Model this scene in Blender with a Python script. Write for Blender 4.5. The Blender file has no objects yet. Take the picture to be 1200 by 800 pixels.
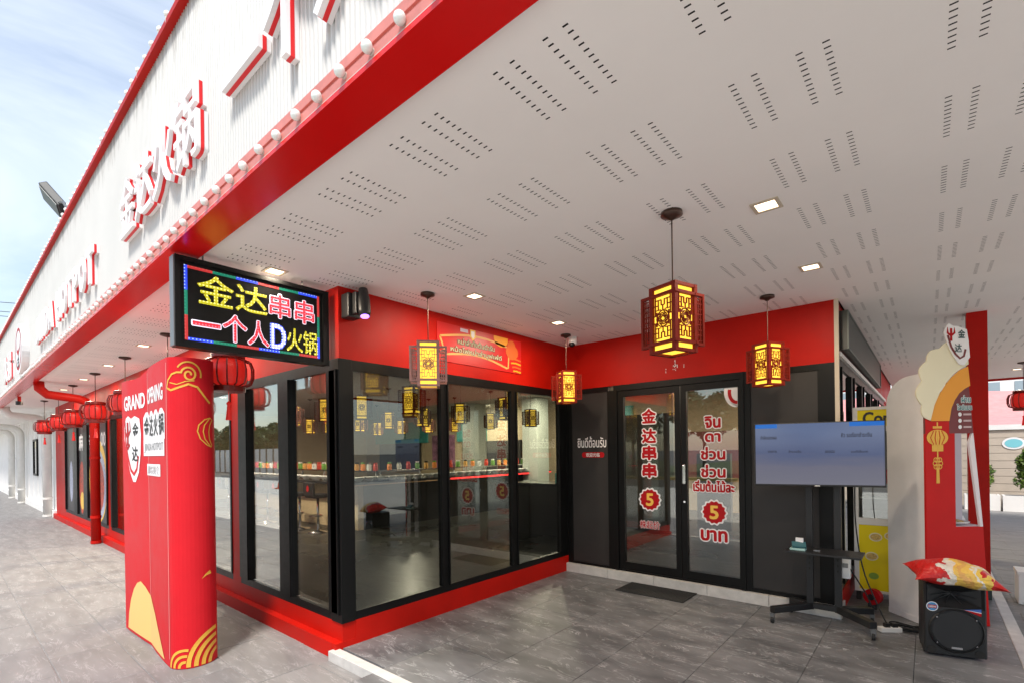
import bpy, bmesh, math, random
from mathutils import Vector, Matrix
random.seed(7)
R = math.radians
SC = bpy.context.scene
COL = SC.collection

# ------------------------------------------------------------------ camera
cd = bpy.data.cameras.new('camera')
cam = bpy.data.objects.new('camera', cd); COL.objects.link(cam)
YAW = math.atan2(488, 574)
cd.sensor_width = 36; cd.lens = 574 / 1200 * 36; cd.shift_y = 127.7 / 1200
cd.clip_start = .05; cd.clip_end = 2000
cam.matrix_world = (Matrix.Translation((0, 0, 1.6)) @ Matrix.Rotation(YAW, 4, 'Z')
                    @ Matrix.Rotation(R(90), 4, 'X') @ Matrix.Rotation(-.01375, 4, 'Z'))
SC.camera = cam
# ------------------------------------------------------------------ sky, sun, exposure
SUN_EL, SUN_AZ = R(58), R(145)            # azimuth clockwise from +y: the sun stands over the street, a little to the right
w = bpy.data.worlds.new('World'); SC.world = w; w.use_nodes = True
nt = w.node_tree; nt.nodes.clear()
def wn(t, **k):
    n = nt.nodes.new(t)
    for a, b in k.items(): setattr(n, a, b)
    return n
sky = wn('ShaderNodeTexSky', sky_type='NISHITA', sun_disc=False, sun_elevation=SUN_EL, sun_rotation=SUN_AZ, air_density=1.3, dust_density=.6, ozone_density=1.2)
tc = wn('ShaderNodeTexCoord'); mp = wn('ShaderNodeMapping'); mp.inputs['Scale'].default_value = (1, 1, 2.6)
cn = wn('ShaderNodeTexNoise'); cn.inputs['Scale'].default_value = 1.5; cn.inputs['Detail'].default_value = 7; cn.inputs['Roughness'].default_value = .55; cn.inputs['Distortion'].default_value = .7
cr = wn('ShaderNodeMapRange'); cr.inputs[1].default_value = .40; cr.inputs[2].default_value = .80; cr.inputs[3].default_value = .16; cr.inputs[4].default_value = .85
mx = wn('ShaderNodeMixRGB'); mx.inputs[2].default_value = (8.6, 9.0, 9.6, 1)
bg = wn('ShaderNodeBackground'); bg.inputs[1].default_value = .072
wo = wn('ShaderNodeOutputWorld')
L = nt.links.new
L(tc.outputs['Generated'], mp.inputs[0]); L(mp.outputs[0], cn.inputs[0]); L(cn.outputs[0], cr.inputs[0]); L(cr.outputs[0], mx.inputs[0])
L(sky.outputs[0], mx.inputs[1]); L(mx.outputs[0], bg.inputs[0]); L(bg.outputs[0], wo.inputs[0])
sl = bpy.data.lights.new('sun', 'SUN'); sl.energy = 1.9; sl.angle = R(10); sl.color = (1, .955, .89)
so = bpy.data.objects.new('sun', sl); COL.objects.link(so); so.location = (0, -10, 20)
sd = Vector((math.sin(SUN_AZ) * math.cos(SUN_EL), math.cos(SUN_AZ) * math.cos(SUN_EL), math.sin(SUN_EL)))
so.rotation_euler = sd.to_track_quat('Z', 'Y').to_euler()
vs = SC.view_settings
vs.view_transform = 'Standard'; vs.look = 'None'; vs.gamma = 1; vs.use_curve_mapping = False
vs.exposure = 1.38

# ------------------------------------------------------------------ materials
MATS = {}
def mat(name, col, rough=.5, metal=0., var=0., vscale=6., bump=0., bscale=60., emit=0., ecol=None, spec=None, coat=0., rvar=0.):
    if name in MATS: return MATS[name]
    m = bpy.data.materials.new(name); m.use_nodes = True
    t = m.node_tree; b = t.nodes['Principled BSDF']
    b.inputs['Base Color'].default_value = (*col, 1); b.inputs['Roughness'].default_value = rough; b.inputs['Metallic'].default_value = metal
    if spec is not None: b.inputs['Specular IOR Level'].default_value = spec
    if coat: b.inputs['Coat Weight'].default_value = coat; b.inputs['Coat Roughness'].default_value = .08
    if emit: b.inputs['Emission Strength'].default_value = emit; b.inputs['Emission Color'].default_value = (*(ecol or col), 1)
    if var or bump or rvar:
        g = t.nodes.new('ShaderNodeNewGeometry')
    if var or rvar:
        n = t.nodes.new('ShaderNodeTexNoise'); n.inputs['Scale'].default_value = vscale; n.inputs['Detail'].default_value = 6; n.inputs['Roughness'].default_value = .62
        t.links.new(g.outputs['Position'], n.inputs['Vector'])
    if var:
        r = t.nodes.new('ShaderNodeMapRange'); r.inputs[1].default_value = .3; r.inputs[2].default_value = .7; r.inputs[3].default_value = 1 - var; r.inputs[4].default_value = 1 + var
        x = t.nodes.new('ShaderNodeMixRGB'); x.blend_type = 'MULTIPLY'; x.inputs[0].default_value = 1; x.inputs[1].default_value = (*col, 1)
        t.links.new(n.outputs[0], r.inputs[0]); t.links.new(r.outputs[0], x.inputs[2]); t.links.new(x.outputs[0], b.inputs['Base Color'])
    if rvar:
        q = t.nodes.new('ShaderNodeMapRange'); q.inputs[1].default_value = .3; q.inputs[2].default_value = .7; q.inputs[3].default_value = max(.02, rough - rvar); q.inputs[4].default_value = rough + rvar
        t.links.new(n.outputs[0], q.inputs[0]); t.links.new(q.outputs[0], b.inputs['Roughness'])
    if bump:
        n2 = t.nodes.new('ShaderNodeTexNoise'); n2.inputs['Scale'].default_value = bscale; n2.inputs['Detail'].default_value = 4
        t.links.new(g.outputs['Position'], n2.inputs['Vector'])
        bp = t.nodes.new('ShaderNodeBump'); bp.inputs['Strength'].default_value = bump; bp.inputs['Distance'].default_value = .004
        t.links.new(n2.outputs[0], bp.inputs['Height']); t.links.new(bp.outputs[0], b.inputs['Normal'])
    MATS[name] = m
    return m
def glass(name, tint, refl=1.0, base=.0):
    m = bpy.data.materials.new(name); m.use_nodes = True; t = m.node_tree; t.nodes.clear()
    o = t.nodes.new('ShaderNodeOutputMaterial'); tr = t.nodes.new('ShaderNodeBsdfTransparent'); tr.inputs[0].default_value = (*tint, 1)
    gl = t.nodes.new('ShaderNodeBsdfGlossy'); gl.inputs['Roughness'].default_value = .0; gl.inputs[0].default_value = (.93, .96, .95, 1)
    fr = t.nodes.new('ShaderNodeFresnel'); fr.inputs[0].default_value = 1.5
    ma = t.nodes.new('ShaderNodeMath'); ma.operation = 'MULTIPLY_ADD'; ma.inputs[1].default_value = refl; ma.inputs[2].default_value = base; ma.use_clamp = True
    mi = t.nodes.new('ShaderNodeMixShader')
    ge = t.nodes.new('ShaderNodeNewGeometry'); io = t.nodes.new('ShaderNodeMath'); io.operation = 'MULTIPLY_ADD'; io.inputs[1].default_value = 1 / 1.5 - 1.5; io.inputs[2].default_value = 1.5
    t.links.new(ge.outputs['Backfacing'], io.inputs[0]); t.links.new(io.outputs[0], fr.inputs[0])      # same glass seen from either side of the sheet
    t.links.new(fr.outputs[0], ma.inputs[0]); t.links.new(ma.outputs[0], mi.inputs[0]); t.links.new(tr.outputs[0], mi.inputs[1]); t.links.new(gl.outputs[0], mi.inputs[2]); t.links.new(mi.outputs[0], o.inputs[0])
    MATS[name] = m; return m
def emis(name, col, s):
    return mat(name, col, .5, emit=s)

def veined(name, dark, light, rough, scale, stretch, vein_w, rot=.5, jump=17):
    m = bpy.data.materials.new(name); m.use_nodes = True; t = m.node_tree; b = t.nodes['Principled BSDF']
    N = lambda ty: t.nodes.new(ty); K = t.links.new
    g = N('ShaderNodeNewGeometry'); mpg = N('ShaderNodeMapping'); mpg.inputs['Scale'].default_value = stretch; mpg.inputs['Rotation'].default_value = (0, 0, rot)
    K(g.outputs['Position'], mpg.inputs[0])
    oi = N('ShaderNodeObjectInfo'); ad = N('ShaderNodeVectorMath'); ad.operation = 'MULTIPLY_ADD'
    cx = N('ShaderNodeCombineXYZ'); K(oi.outputs['Random'], cx.inputs[0]); K(oi.outputs['Random'], cx.inputs[1])
    ad.inputs[1].default_value = (jump,) * 3; K(cx.outputs[0], ad.inputs[0]); K(mpg.outputs[0], ad.inputs[2])
    n1 = N('ShaderNodeTexNoise'); n1.inputs['Scale'].default_value = scale; n1.inputs['Detail'].default_value = 9; n1.inputs['Roughness'].default_value = .68; n1.inputs['Distortion'].default_value = 1.4
    K(ad.outputs[0], n1.inputs[0])
    # veins: thin bands where the noise passes its middle value
    s = N('ShaderNodeMath'); s.operation = 'SUBTRACT'; s.inputs[1].default_value = .5; K(n1.outputs[0], s.inputs[0])
    a = N('ShaderNodeMath'); a.operation = 'ABSOLUTE'; K(s.outputs[0], a.inputs[0])
    r = N('ShaderNodeMapRange'); r.inputs[1].default_value = 0; r.inputs[2].default_value = vein_w; r.inputs[3].default_value = 1; r.inputs[4].default_value = 0; K(a.outputs[0], r.inputs[0])
    n2 = N('ShaderNodeTexNoise'); n2.inputs['Scale'].default_value = scale * 1.7; n2.inputs['Detail'].default_value = 5; K(ad.outputs[0], n2.inputs[0])
    r2 = N('ShaderNodeMapRange'); r2.inputs[1].default_value = .42; r2.inputs[2].default_value = .72; K(n2.outputs[0], r2.inputs[0])
    mu = N('ShaderNodeMath'); mu.operation = 'MULTIPLY'; K(r.outputs[0], mu.inputs[0]); K(r2.outputs[0], mu.inputs[1])
    n3 = N('ShaderNodeTexNoise'); n3.inputs['Scale'].default_value = scale * .8; n3.inputs['Detail'].default_value = 7; K(ad.outputs[0], n3.inputs[0])
    r3 = N('ShaderNodeMapRange'); r3.inputs[1].default_value = .3; r3.inputs[2].default_value = .7; r3.inputs[3].default_value = 0; r3.inputs[4].default_value = .34; K(n3.outputs[0], r3.inputs[0])
    su = N('ShaderNodeMath'); su.operation = 'ADD'; su.use_clamp = True; K(mu.outputs[0], su.inputs[0]); K(r3.outputs[0], su.inputs[1])
    x = N('ShaderNodeMixRGB'); x.inputs[1].default_value = (*dark, 1); x.inputs[2].default_value = (*light, 1); K(su.outputs[0], x.inputs[0])
    K(x.outputs[0], b.inputs['Base Color'])
    q = N('ShaderNodeMapRange'); q.inputs[3].default_value = rough - .1; q.inputs[4].default_value = rough + .12; K(n3.outputs[0], q.inputs[0]); K(q.outputs[0], b.inputs['Roughness'])
    bp = N('ShaderNodeBump'); bp.inputs['Strength'].default_value = .25; bp.inputs['Distance'].default_value = .003; K(n1.outputs[0], bp.inputs['Height']); K(bp.outputs[0], b.inputs['Normal'])
    MATS[name] = m; return m

RED = mat('red_paint', (.45, .006, .0015), .5, var=.13, vscale=2.2, bump=.12, bscale=160, rvar=.08, spec=.2)
REDG = mat('red_gloss', (.64, .004, .004), .22, var=.05, vscale=2)
REDPALE = mat('red_weathered', (.58, .19, .16), .5, var=.16, vscale=9)
FRAME = mat('black_frame', (.005, .005, .005), .4, rvar=.05, vscale=14, spec=.22)
CHAR = mat('charcoal_panel', (.022, .019, .018), .55, var=.12, vscale=4, bump=.05, bscale=220)
CLAD = mat('white_cladding', (.585, .575, .55), .5, var=.04, vscale=1.5)
WHITE = mat('white_paint', (.80, .78, .75), .5, var=.05, vscale=3)
OFFW = mat('offwhite', (.72, .70, .66), .55, var=.05)
CEIL = mat('ceiling_board', (.86, .82, .79), .75, var=.03, vscale=.8)
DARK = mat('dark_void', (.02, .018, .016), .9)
GREYM = mat('grey_metal', (.20, .20, .20), .35, .7, var=.1)
CHROME = mat('chrome', (.75, .75, .75), .15, 1.)
BLACKP = mat('black_plastic', (.012, .012, .013), .45, bump=.15, bscale=400)
RUBBER = mat('black_rubber', (.016, .016, .016), .8, bump=.4, bscale=300)
CURB = mat('white_curb', (.54, .52, .49), .45, var=.14, vscale=9)
BEIGE = mat('beige_trim', (.55, .47, .36), .5, var=.06)
PALE = mat('pale_concrete', (.54, .51, .46), .8, var=.1, vscale=1.5)
TILE = veined('slate_tile', (.073, .074, .077), (.43, .425, .43), .46, 2.3, (1, 2.6, 1), .022, .5, .2)
PAVE = veined('stamped_concrete', (.165, .156, .150), (.35, .338, .328), .6, 5.5, (.45, 1.8, 1), .028, .1)
GLASSA = glass('window_glass', (.93, .95, .94), 1.6, .11)
GLASSB = glass('tinted_glass', (.68, .72, .69), 1.4, .035)
GLASSD = glass('door_glass', (.86, .88, .86), 1.5, .08)
WOOD = mat('lantern_wood', (.17, .012, .006), .55, var=.2, vscale=30, spec=.15)
WOODB = mat('lantern_wood_brown', (.10, .03, .018), .5, var=.2, vscale=30, spec=.2)
WOODP = mat('lantern_wood_bleached', (.34, .17, .15), .45, var=.15, vscale=30)
PAPER = mat('lantern_paper', (.85, .6, .1), .6, emit=.58, ecol=(1.0, .58, .045), var=.06, vscale=20)
BRONZE = mat('bronze', (.07, .04, .03), .35, .6)
YEL = mat('print_yellow', (.85, .52, .08), .5)
CREAM = mat('print_cream', (.78, .72, .52), .5)
ORANGE = mat('print_orange', (.80, .32, .02), .5)
MAROON = mat('print_maroon', (.17, .025, .025), .5)
PRW = mat('print_white', (.82, .80, .80), .5)
PRR = mat('print_red', (.42, .006, .010), .5, spec=.2)
PRB = mat('print_black', (.02, .02, .02), .5)
LAMP = emis('downlight_diffuser', (1, .80, .56), 1.6)

def weathered_cladding():
    """white sheet with dark run-off streaks that start at the roof trim"""
    t = CLAD.node_tree; b = t.nodes['Principled BSDF']; K = t.links.new; src = b.inputs['Base Color'].links[0].from_socket
    g = t.nodes.new('ShaderNodeNewGeometry'); m = t.nodes.new('ShaderNodeMapping'); m.inputs['Scale'].default_value = (9, 0, .8); K(g.outputs['Position'], m.inputs[0])
    n = t.nodes.new('ShaderNodeTexNoise'); n.inputs['Scale'].default_value = 2.2; n.inputs['Detail'].default_value = 6; n.inputs['Roughness'].default_value = .7; K(m.outputs[0], n.inputs[0])
    s = t.nodes.new('ShaderNodeSeparateXYZ'); K(g.outputs['Position'], s.inputs[0])
    r = t.nodes.new('ShaderNodeMapRange'); r.inputs[1].default_value = 3.95; r.inputs[2].default_value = 4.40; r.inputs[3].default_value = -.16; r.inputs[4].default_value = .24; K(s.outputs['Z'], r.inputs[0])
    a = t.nodes.new('ShaderNodeMath'); K(n.outputs[0], a.inputs[0]); K(r.outputs[0], a.inputs[1])
    q = t.nodes.new('ShaderNodeMapRange'); q.inputs[1].default_value = .56; q.inputs[2].default_value = .82; q.inputs[3].default_value = 0; q.inputs[4].default_value = .8; K(a.outputs[0], q.inputs[0])
    x = t.nodes.new('ShaderNodeMixRGB'); x.inputs[2].default_value = (.22, .20, .17, 1); K(q.outputs[0], x.inputs[0]); K(src, x.inputs[1]); K(x.outputs[0], b.inputs['Base Color'])
weathered_cladding()

# ------------------------------------------------------------------ mesh tools
class MB:
    def __init__(s): s.v = []; s.f = []
    def add(s, vs, fs):
        o = len(s.v); s.v += [tuple(p) for p in vs]; s.f += [tuple(i + o for i in f) for f in fs]; return s
    def box(s, a, b):
        x0, y0, z0 = a; x1, y1, z1 = b
        return s.add([(x0, y0, z0), (x1, y0, z0), (x1, y1, z0), (x0, y1, z0), (x0, y0, z1), (x1, y0, z1), (x1, y1, z1), (x0, y1, z1)],
                     [(0, 3, 2, 1), (4, 5, 6, 7), (0, 1, 5, 4), (1, 2, 6, 5), (2, 3, 7, 6), (3, 0, 4, 7)])
    def obox(s, c, ux, uy, uz, hx, hy, hz):           # box with its own axes
        c, ux, uy, uz = map(Vector, (c, ux, uy, uz)); P = []
        for k in (-1, 1):
            for i, j in ((-1, -1), (1, -1), (1, 1), (-1, 1)): P.append(c + ux * hx * i + uy * hy * j + uz * hz * k)
        return s.add(P, [(0, 3, 2, 1), (4, 5, 6, 7), (0, 1, 5, 4), (1, 2, 6, 5), (2, 3, 7, 6), (3, 0, 4, 7)])
    def tube(s, path, r, n=8, cap=True):
        path = [Vector(p) for p in path]; rs = r if isinstance(r, (list, tuple)) else [r] * len(path); o = len(s.v)
        up = None
        for i, p in enumerate(path):
            d = (path[min(i + 1, len(path) - 1)] - path[max(i - 1, 0)]).normalized()
            if up is None: up = Vector((0, 0, 1)) if abs(d.z) < .9 else Vector((1, 0, 0))
            a = d.cross(up).normalized(); b = a.cross(d).normalized(); up = b
            for k in range(n):
                t = 2 * math.pi * k / n; s.v.append(tuple(p + (a * math.cos(t) + b * math.sin(t)) * rs[i]))
        for i in range(len(path) - 1):
            for k in range(n):
                k2 = (k + 1) % n; s.f.append((o + i * n + k, o + i * n + k2, o + (i + 1) * n + k2, o + (i + 1) * n + k))
        if cap:
            s.f.append(tuple(o + k for k in range(n))); e = o + (len(path) - 1) * n; s.f.append(tuple(e + k for k in reversed(range(n))))
        return s
    def lathe(s, c, prof, n=16, sx=1, sy=1):
        o = len(s.v); c = Vector(c)
        for r, z in prof:
            for k in range(n):
                t = 2 * math.pi * k / n; s.v.append((c.x + r * sx * math.cos(t), c.y + r * sy * math.sin(t), c.z + z))
        for i in range(len(prof) - 1):
            for k in range(n):
                k2 = (k + 1) % n; s.f.append((o + i * n + k, o + i * n + k2, o + (i + 1) * n + k2, o + (i + 1) * n + k))
        s.f.append(tuple(o + k for k in reversed(range(n)))); e = o + (len(prof) - 1) * n; s.f.append(tuple(e + k for k in range(n)))
        return s
    def prism(s, pts, fr, d):                          # 2D outline on a frame, thickness d behind it
        O_, U, V, N_ = fr; n = len(pts); o = len(s.v)
        for k in (0, 1):
            for u, v in pts: s.v.append(tuple(O_ + U * u + V * v - N_ * d * k))
        s.f.append(tuple(o + i for i in range(n))); s.f.append(tuple(o + n + i for i in reversed(range(n))))
        for i in range(n):
            j = (i + 1) % n; s.f.append((o + i, o + n + i, o + n + j, o + j))
        return s
def root_loc(p):
    while p and p.parent: p = p.parent
    return p.location.copy() if p else Vector((0, 0, 0))
def build(name, mb, m, parent=None, smooth=False, bevel=0):
    me = bpy.data.meshes.new(name); off = root_loc(parent)
    me.from_pydata([(x - off.x, y - off.y, z - off.z) for x, y, z in mb.v], [], mb.f)
    bm = bmesh.new(); bm.from_mesh(me)
    if bevel:
        bmesh.ops.remove_doubles(bm, verts=bm.verts, dist=1e-5)
        bmesh.ops.bevel(bm, geom=list(bm.edges), offset=bevel, segments=2, profile=.6, affect='EDGES', clamp_overlap=True)
    bmesh.ops.recalc_face_normals(bm, faces=bm.faces); bm.to_mesh(me); bm.free()
    if smooth:
        for p in me.polygons: p.use_smooth = True
    me.update(); me.materials.append(m)
    o = bpy.data.objects.new(name, me); COL.objects.link(o)
    if parent: o.parent = parent
    return o
def flat(name, vs, fs, m, parent=None, smooth=False):  # print: faces kept as they are
    me = bpy.data.meshes.new(name); off = root_loc(parent)
    me.from_pydata([tuple(Vector(p) - off) for p in vs], [], fs); me.materials.append(m); me.update()
    o = bpy.data.objects.new(name, me); COL.objects.link(o)
    if parent: o.parent = parent
    return o
def tag(o, label, cat, group=None, kind=None):
    if label: o['label'] = label
    if cat: o['category'] = cat
    if group: o['group'] = group
    if kind: o['kind'] = kind
    return o
def thing(name, loc, label, cat, group=None):
    o = bpy.data.objects.new(name, None); COL.objects.link(o); o.location = loc; o.empty_display_size = .2
    return tag(o, label, cat, group)
def struct(name, mb, m, parent=None, **k):
    o = build(name, mb, m, parent, **k); o['kind'] = 'structure'; return o
def stuff(o): o['kind'] = 'stuff'; return o
def copy_tree(o, parent=None):
    c = o.copy(); COL.objects.link(c); c.parent = parent
    for ch in list(o.children): copy_tree(ch, c)
    return c
def bx(name, a, b, m, parent=None, bevel=0): return build(name, MB().box(a, b), m, parent, bevel=bevel)

V3 = Vector
def frameA(x, y, z): return (V3((x, y, z)), V3((1, 0, 0)), V3((0, 0, 1)), V3((0, -1, 0)))     # faces the street
def frameB(x, y, z): return (V3((x, y, z)), V3((0, 1, 0)), V3((0, 0, 1)), V3((1, 0, 0)))      # faces right
_tc = {}
def text2d(body, size=1., bold=0., sx=1., extr=0.):
    key = (body, bold, extr)
    if key not in _tc:
        c = bpy.data.curves.new('t', 'FONT'); c.body = body; c.offset = bold; c.extrude = extr; c.resolution_u = 3
        o = bpy.data.objects.new('t', c); COL.objects.link(o)
        me = bpy.data.meshes.new_from_object(o.evaluated_get(bpy.context.evaluated_depsgraph_get()))
        vs_ = [tuple(v.co) for v in me.vertices]; fs_ = [tuple(p.vertices) for p in me.polygons]
        bpy.data.objects.remove(o); bpy.data.curves.remove(c); bpy.data.meshes.remove(me)
        _tc[key] = (vs_, fs_)
    vs_, fs_ = _tc[key]
    xs = [v[0] for v in vs_]; ys = [v[1] for v in vs_]
    return [(v[0] * size * sx, v[1] * size, v[2]) for v in vs_], fs_, (min(xs) * size * sx, max(xs) * size * sx, min(ys) * size, max(ys) * size)
def fit(body, w_, h_, bold=0., extr=0.):
    """text scaled into a w x h cell, centred on 0,0"""
    vs_, fs_, (a, b, c, d) = text2d(body, 1, bold, 1, extr)
    kx, ky = w_ / max(b - a, 1e-4), h_ / max(d - c, 1e-4); mx_, my = (a + b) / 2, (c + d) / 2
    return [((v[0] - mx_) * kx, (v[1] - my) * ky, v[2]) for v in vs_], fs_
def put(name, t, fr, u, v, m, parent, eps=.003, skew=0.):
    O_, U, V, N_ = fr; vs_, fs_ = t
    return flat(name, [O_ + U * (u + p[0]) + V * (v + p[1] + skew * p[0]) + N_ * (eps + p[2]) for p in vs_], fs_, m, parent)
def label_text(body, fr, u, v, w_, h_, m, parent, bold=.03, out=None, ob=.05, eps=.003, name='lettering'):
    """flat print; weight and outline come from shifted copies a twentieth of a millimetre apart"""
    vs_, fs_, (a, b, c, d) = text2d(body, 1, 0)
    kx, ky = w_ / (b - a), h_ / (d - c); mx_, my = (a + b) / 2, (c + d) / 2; k = min(kx, ky) * .5 + max(kx, ky) * .5
    def mk(rad, n, mm, e, nm):
        offs = [(0, 0)] + [(rad * k * math.cos(2 * math.pi * i / n), rad * k * math.sin(2 * math.pi * i / n)) for i in range(n)]
        VV, FF = [], []
        for q, (dx, dy) in enumerate(offs):
            o = len(VV); VV += [((p[0] - mx_) * kx + dx, (p[1] - my) * ky + dy, q * .00006) for p in vs_]; FF += [tuple(i + o for i in f) for f in fs_]
        put(nm, (VV, FF), fr, u, v, mm, parent, e)
    if out: mk(bold + ob, 10, out, eps, name + '_outline')
    mk(bold, 6, m, eps + .002, name)
def shape(name, pts, fr, m, parent, eps=.003):
    O_, U, V, N_ = fr
    return flat(name, [O_ + U * a + V * b + N_ * eps for a, b in pts], [tuple(range(len(pts)))], m, parent)
def ring(cx, cy, rx, ry, n=24, a0=0, a1=2 * math.pi):
    return [(cx + rx * math.cos(a0 + (a1 - a0) * i / n), cy + ry * math.sin(a0 + (a1 - a0) * i / n)) for i in range(n)]
def band(pts, wd):                                    # polyline -> closed band outline
    L_, R_ = [], []
    for i, p in enumerate(pts):
        q0 = pts[max(i - 1, 0)]; q1 = pts[min(i + 1, len(pts) - 1)]; dx, dy = q1[0] - q0[0], q1[1] - q0[1]; l = math.hypot(dx, dy) or 1
        t = wd if not isinstance(wd, (list, tuple)) else wd[i]
        L_.append((p[0] - dy / l * t / 2, p[1] + dx / l * t / 2)); R_.append((p[0] + dy / l * t / 2, p[1] - dx / l * t / 2))
    return L_, R_
def band_shape(name, pts, wd, fr, m, parent, eps=.004):
    L_, R_ = band(pts, wd); n = len(pts); O_, U, V, N_ = fr
    return flat(name, [O_ + U * a + V * b + N_ * eps for a, b in L_ + R_], [(i, i + 1, n + i + 1, n + i) for i in range(n - 1)], m, parent)
# ------------------------------------------------------------------ ground, pavement, terrace
H = 2.97; PZ = -.07
ASPH = mat('asphalt', (.085, .083, .08), .85, var=.2, vscale=2, bump=.3, bscale=90)
g = MB(); g.add([(-400, -400, -.1), (400, -400, -.1), (400, 400, -.1), (-400, 400, -.1)], [(0, 1, 2, 3)]); struct('ground', g, ASPH)
pv = MB().box((-60, -.6, -.098), (14, 2.20, PZ - .004)); pav = struct('pavement', pv, PAVE)
pv = MB().box((-70, -9.5, -.098), (20, -.6, PZ - .006)); struct('forecourt', pv, PALE)
pv = MB().box((3.6, -.6, -.098), (20, 30, PZ - .002)); struct('forecourt', pv, PALE)
pv = MB().box((.56, 2.2, -.098), (14, 30, PZ - .004)); pav2 = struct('side_pavement', pv, PAVE)
# stamped slabs near the camera, each its own piece
def slab_mesh(nm, sx, sy, t, b):
    me = bpy.data.meshes.new(nm); m_ = MB().box((-sx / 2, -sy / 2, -t), (sx / 2, sy / 2, 0)); me.from_pydata(m_.v, [], m_.f)
    bm = bmesh.new(); bm.from_mesh(me); tops = [e for e in bm.edges if all(v.co.z > -1e-6 for v in e.verts)]
    bmesh.ops.bevel(bm, geom=tops, offset=b, segments=1, affect='EDGES'); bm.to_mesh(me); bm.free(); return me
def pieces(nm, me, m, parent, spots, dz=0.):
    me.materials.clear(); me.materials.append(m)
    for (x, y, z) in spots:
        o = bpy.data.objects.new(nm, me); COL.objects.link(o); o.location = (x, y, z + random.uniform(-dz, dz)); o.parent = parent
sp = []
for j in range(6):
    for i in range(16):
        x = -13.2 + i * .9 + (.45 if j % 2 else 0); y = -.085 + j * .45
        if x + .45 > -3.7 and y > 2.1: continue
        sp.append((x, y, PZ))
pieces('slab', slab_mesh('slab', .893, .443, .01, .003), PAVE, pav, sp, .0012)
pieces('slab', slab_mesh('slab', .893, .09, .01, .003), PAVE, pav, [(-3.25 + i * .9, 1.99, PZ) for i in range(5)])
sp = []
for j in range(22):
    for i in range(3): sp.append((1.12 + i * .9 + (.3 if j % 2 else 0), 4.0 + j * .45, PZ))
pieces('slab', slab_mesh('slab', .893, .443, .01, .003), PAVE, pav2, sp, .0012)
# raised terrace with marble-look tiles
ter = struct('terrace', MB().box((-3.70, 2.09, -.099), (.52, 15, -.013)), mat('grout', (.12, .12, .12), .7))
sp = []
for j in range(11):
    for i in range(7):
        x = -3.395 + i * .6; y = 2.75 + j * 1.2 - (.6 if i % 2 else 0)
        if x < -.6 and y > 5.8: continue
        if x + .3 > .56: continue
        sp.append((x, y, 0.))
pieces('tile', slab_mesh('tile', .597, 1.197, .013, .0015), TILE, ter, sp)
edge = build('terrace_edge', MB().box((-3.715, 2.04, -.099), (.56, 2.125, .004)), CURB, ter, bevel=.004)
build('terrace_edge', MB().box((.50, 2.13, -.099), (.585, 15, .004)), CURB, ter, bevel=.004)

# ------------------------------------------------------------------ the restaurant building
BL = thing('restaurant_building', (-3.7, 2.15, PZ), 'red and white single storey restaurant with wide canopy and black framed glass', 'building')
# canopy ceiling: boards with real slots cut through
def perforated(x0, x1, y0, y1, ymax):
    xs, ys, hx, hy = {x0, x1}, {y0, y1}, [], []
    for k in range(60):
        for o in (0, .08, .225, .305):
            c = -.25 - .63 * (k - 6) - o; a, b = c - .011, c + .011
            if a > x0 + .01 and b < x1 - .01: hx.append((a, b)); xs |= {a, b}
    for j in range(30):
        for i in range(11):
            c = 1.33 + .636 * j + .0322 * i; a, b = c - .0037, c + .0037
            if a > y0 + .03 and b < min(y1, ymax) - .03: hy.append((a, b)); ys |= {a, b}
    xs, ys = sorted(xs), sorted(ys); hxs = {a for a, b in hx}; hys = {a for a, b in hy}
    m_ = MB(); nx = len(xs)
    m_.v = [(x, y, H) for y in ys for x in xs]
    for j in range(len(ys) - 1):
        for i in range(nx - 1):
            if xs[i] in hxs and ys[j] in hys: continue
            m_.f.append((j * nx + i, (j + 1) * nx + i, (j + 1) * nx + i + 1, j * nx + i + 1))
    return m_
XR = 3.4  # unseen right end of the canopy, placed to let daylight in
for (a, b, c, d, e) in ((-13.5, -3.68, 1.17, 2.2, 2.2), (-3.68, XR, 1.17, 5.5, 5.5), (-.63, XR, 5.5, 14.4, 11.)):
    o = build('canopy_ceiling', perforated(a, b, c, d, e), CEIL, BL)
bx('canopy_ceiling', (-38, 1.17, H), (-13.5, 2.2, H + .01), CEIL, BL)
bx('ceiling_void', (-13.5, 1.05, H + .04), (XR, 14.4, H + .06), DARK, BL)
bx('canopy_roof', (-38, 1.10, 4.2), (XR, 14.4, 4.26), GREYM, BL)
bx('canopy_edge_trim', (-.63, 14.4, H - .04), (XR, 14.5, 3.5), RED, BL)
bx('canopy_edge_trim', (XR, 1.0, H - .04), (XR + .08, 14.5, 4.3), RED, BL)
# fascia: corrugated sheet, red trims
def corrugated(x0, x1, z0, z1, y, pitch, d):
    m_ = MB(); n = int((x1 - x0) / pitch); prof = []
    for i in range(n):
        x = x0 + i * pitch; prof += [(x, y), (x + pitch * .18, y - d), (x + pitch * .5, y - d), (x + pitch * .68, y)]
    prof.append((x0 + n * pitch, y))
    for x, yy in prof: m_.v += [(x, yy, z0), (x, yy, z1)]
    m_.f = [(2 * i, 2 * i + 2, 2 * i + 3, 2 * i + 1) for i in range(len(prof) - 1)]
    return m_
build('fascia_cladding', corrugated(-38, XR, 3.03, 4.40, 1.035, .034, .009), CLAD, BL)
tr = MB().box((-38, .985, 2.935), (XR, 1.172, 2.955)); build('fascia_soffit', tr, REDG, BL)
tr = MB(); tr.box((-38, .99, 2.955), (XR, 1.02, 3.0)); tr.box((-38, 1.0, 3.0), (XR, 1.025, 3.02)); tr.box((-38, .992, 3.02), (XR, 1.03, 3.06)); build('fascia_lower_trim', tr, REDPALE, BL)
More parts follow.
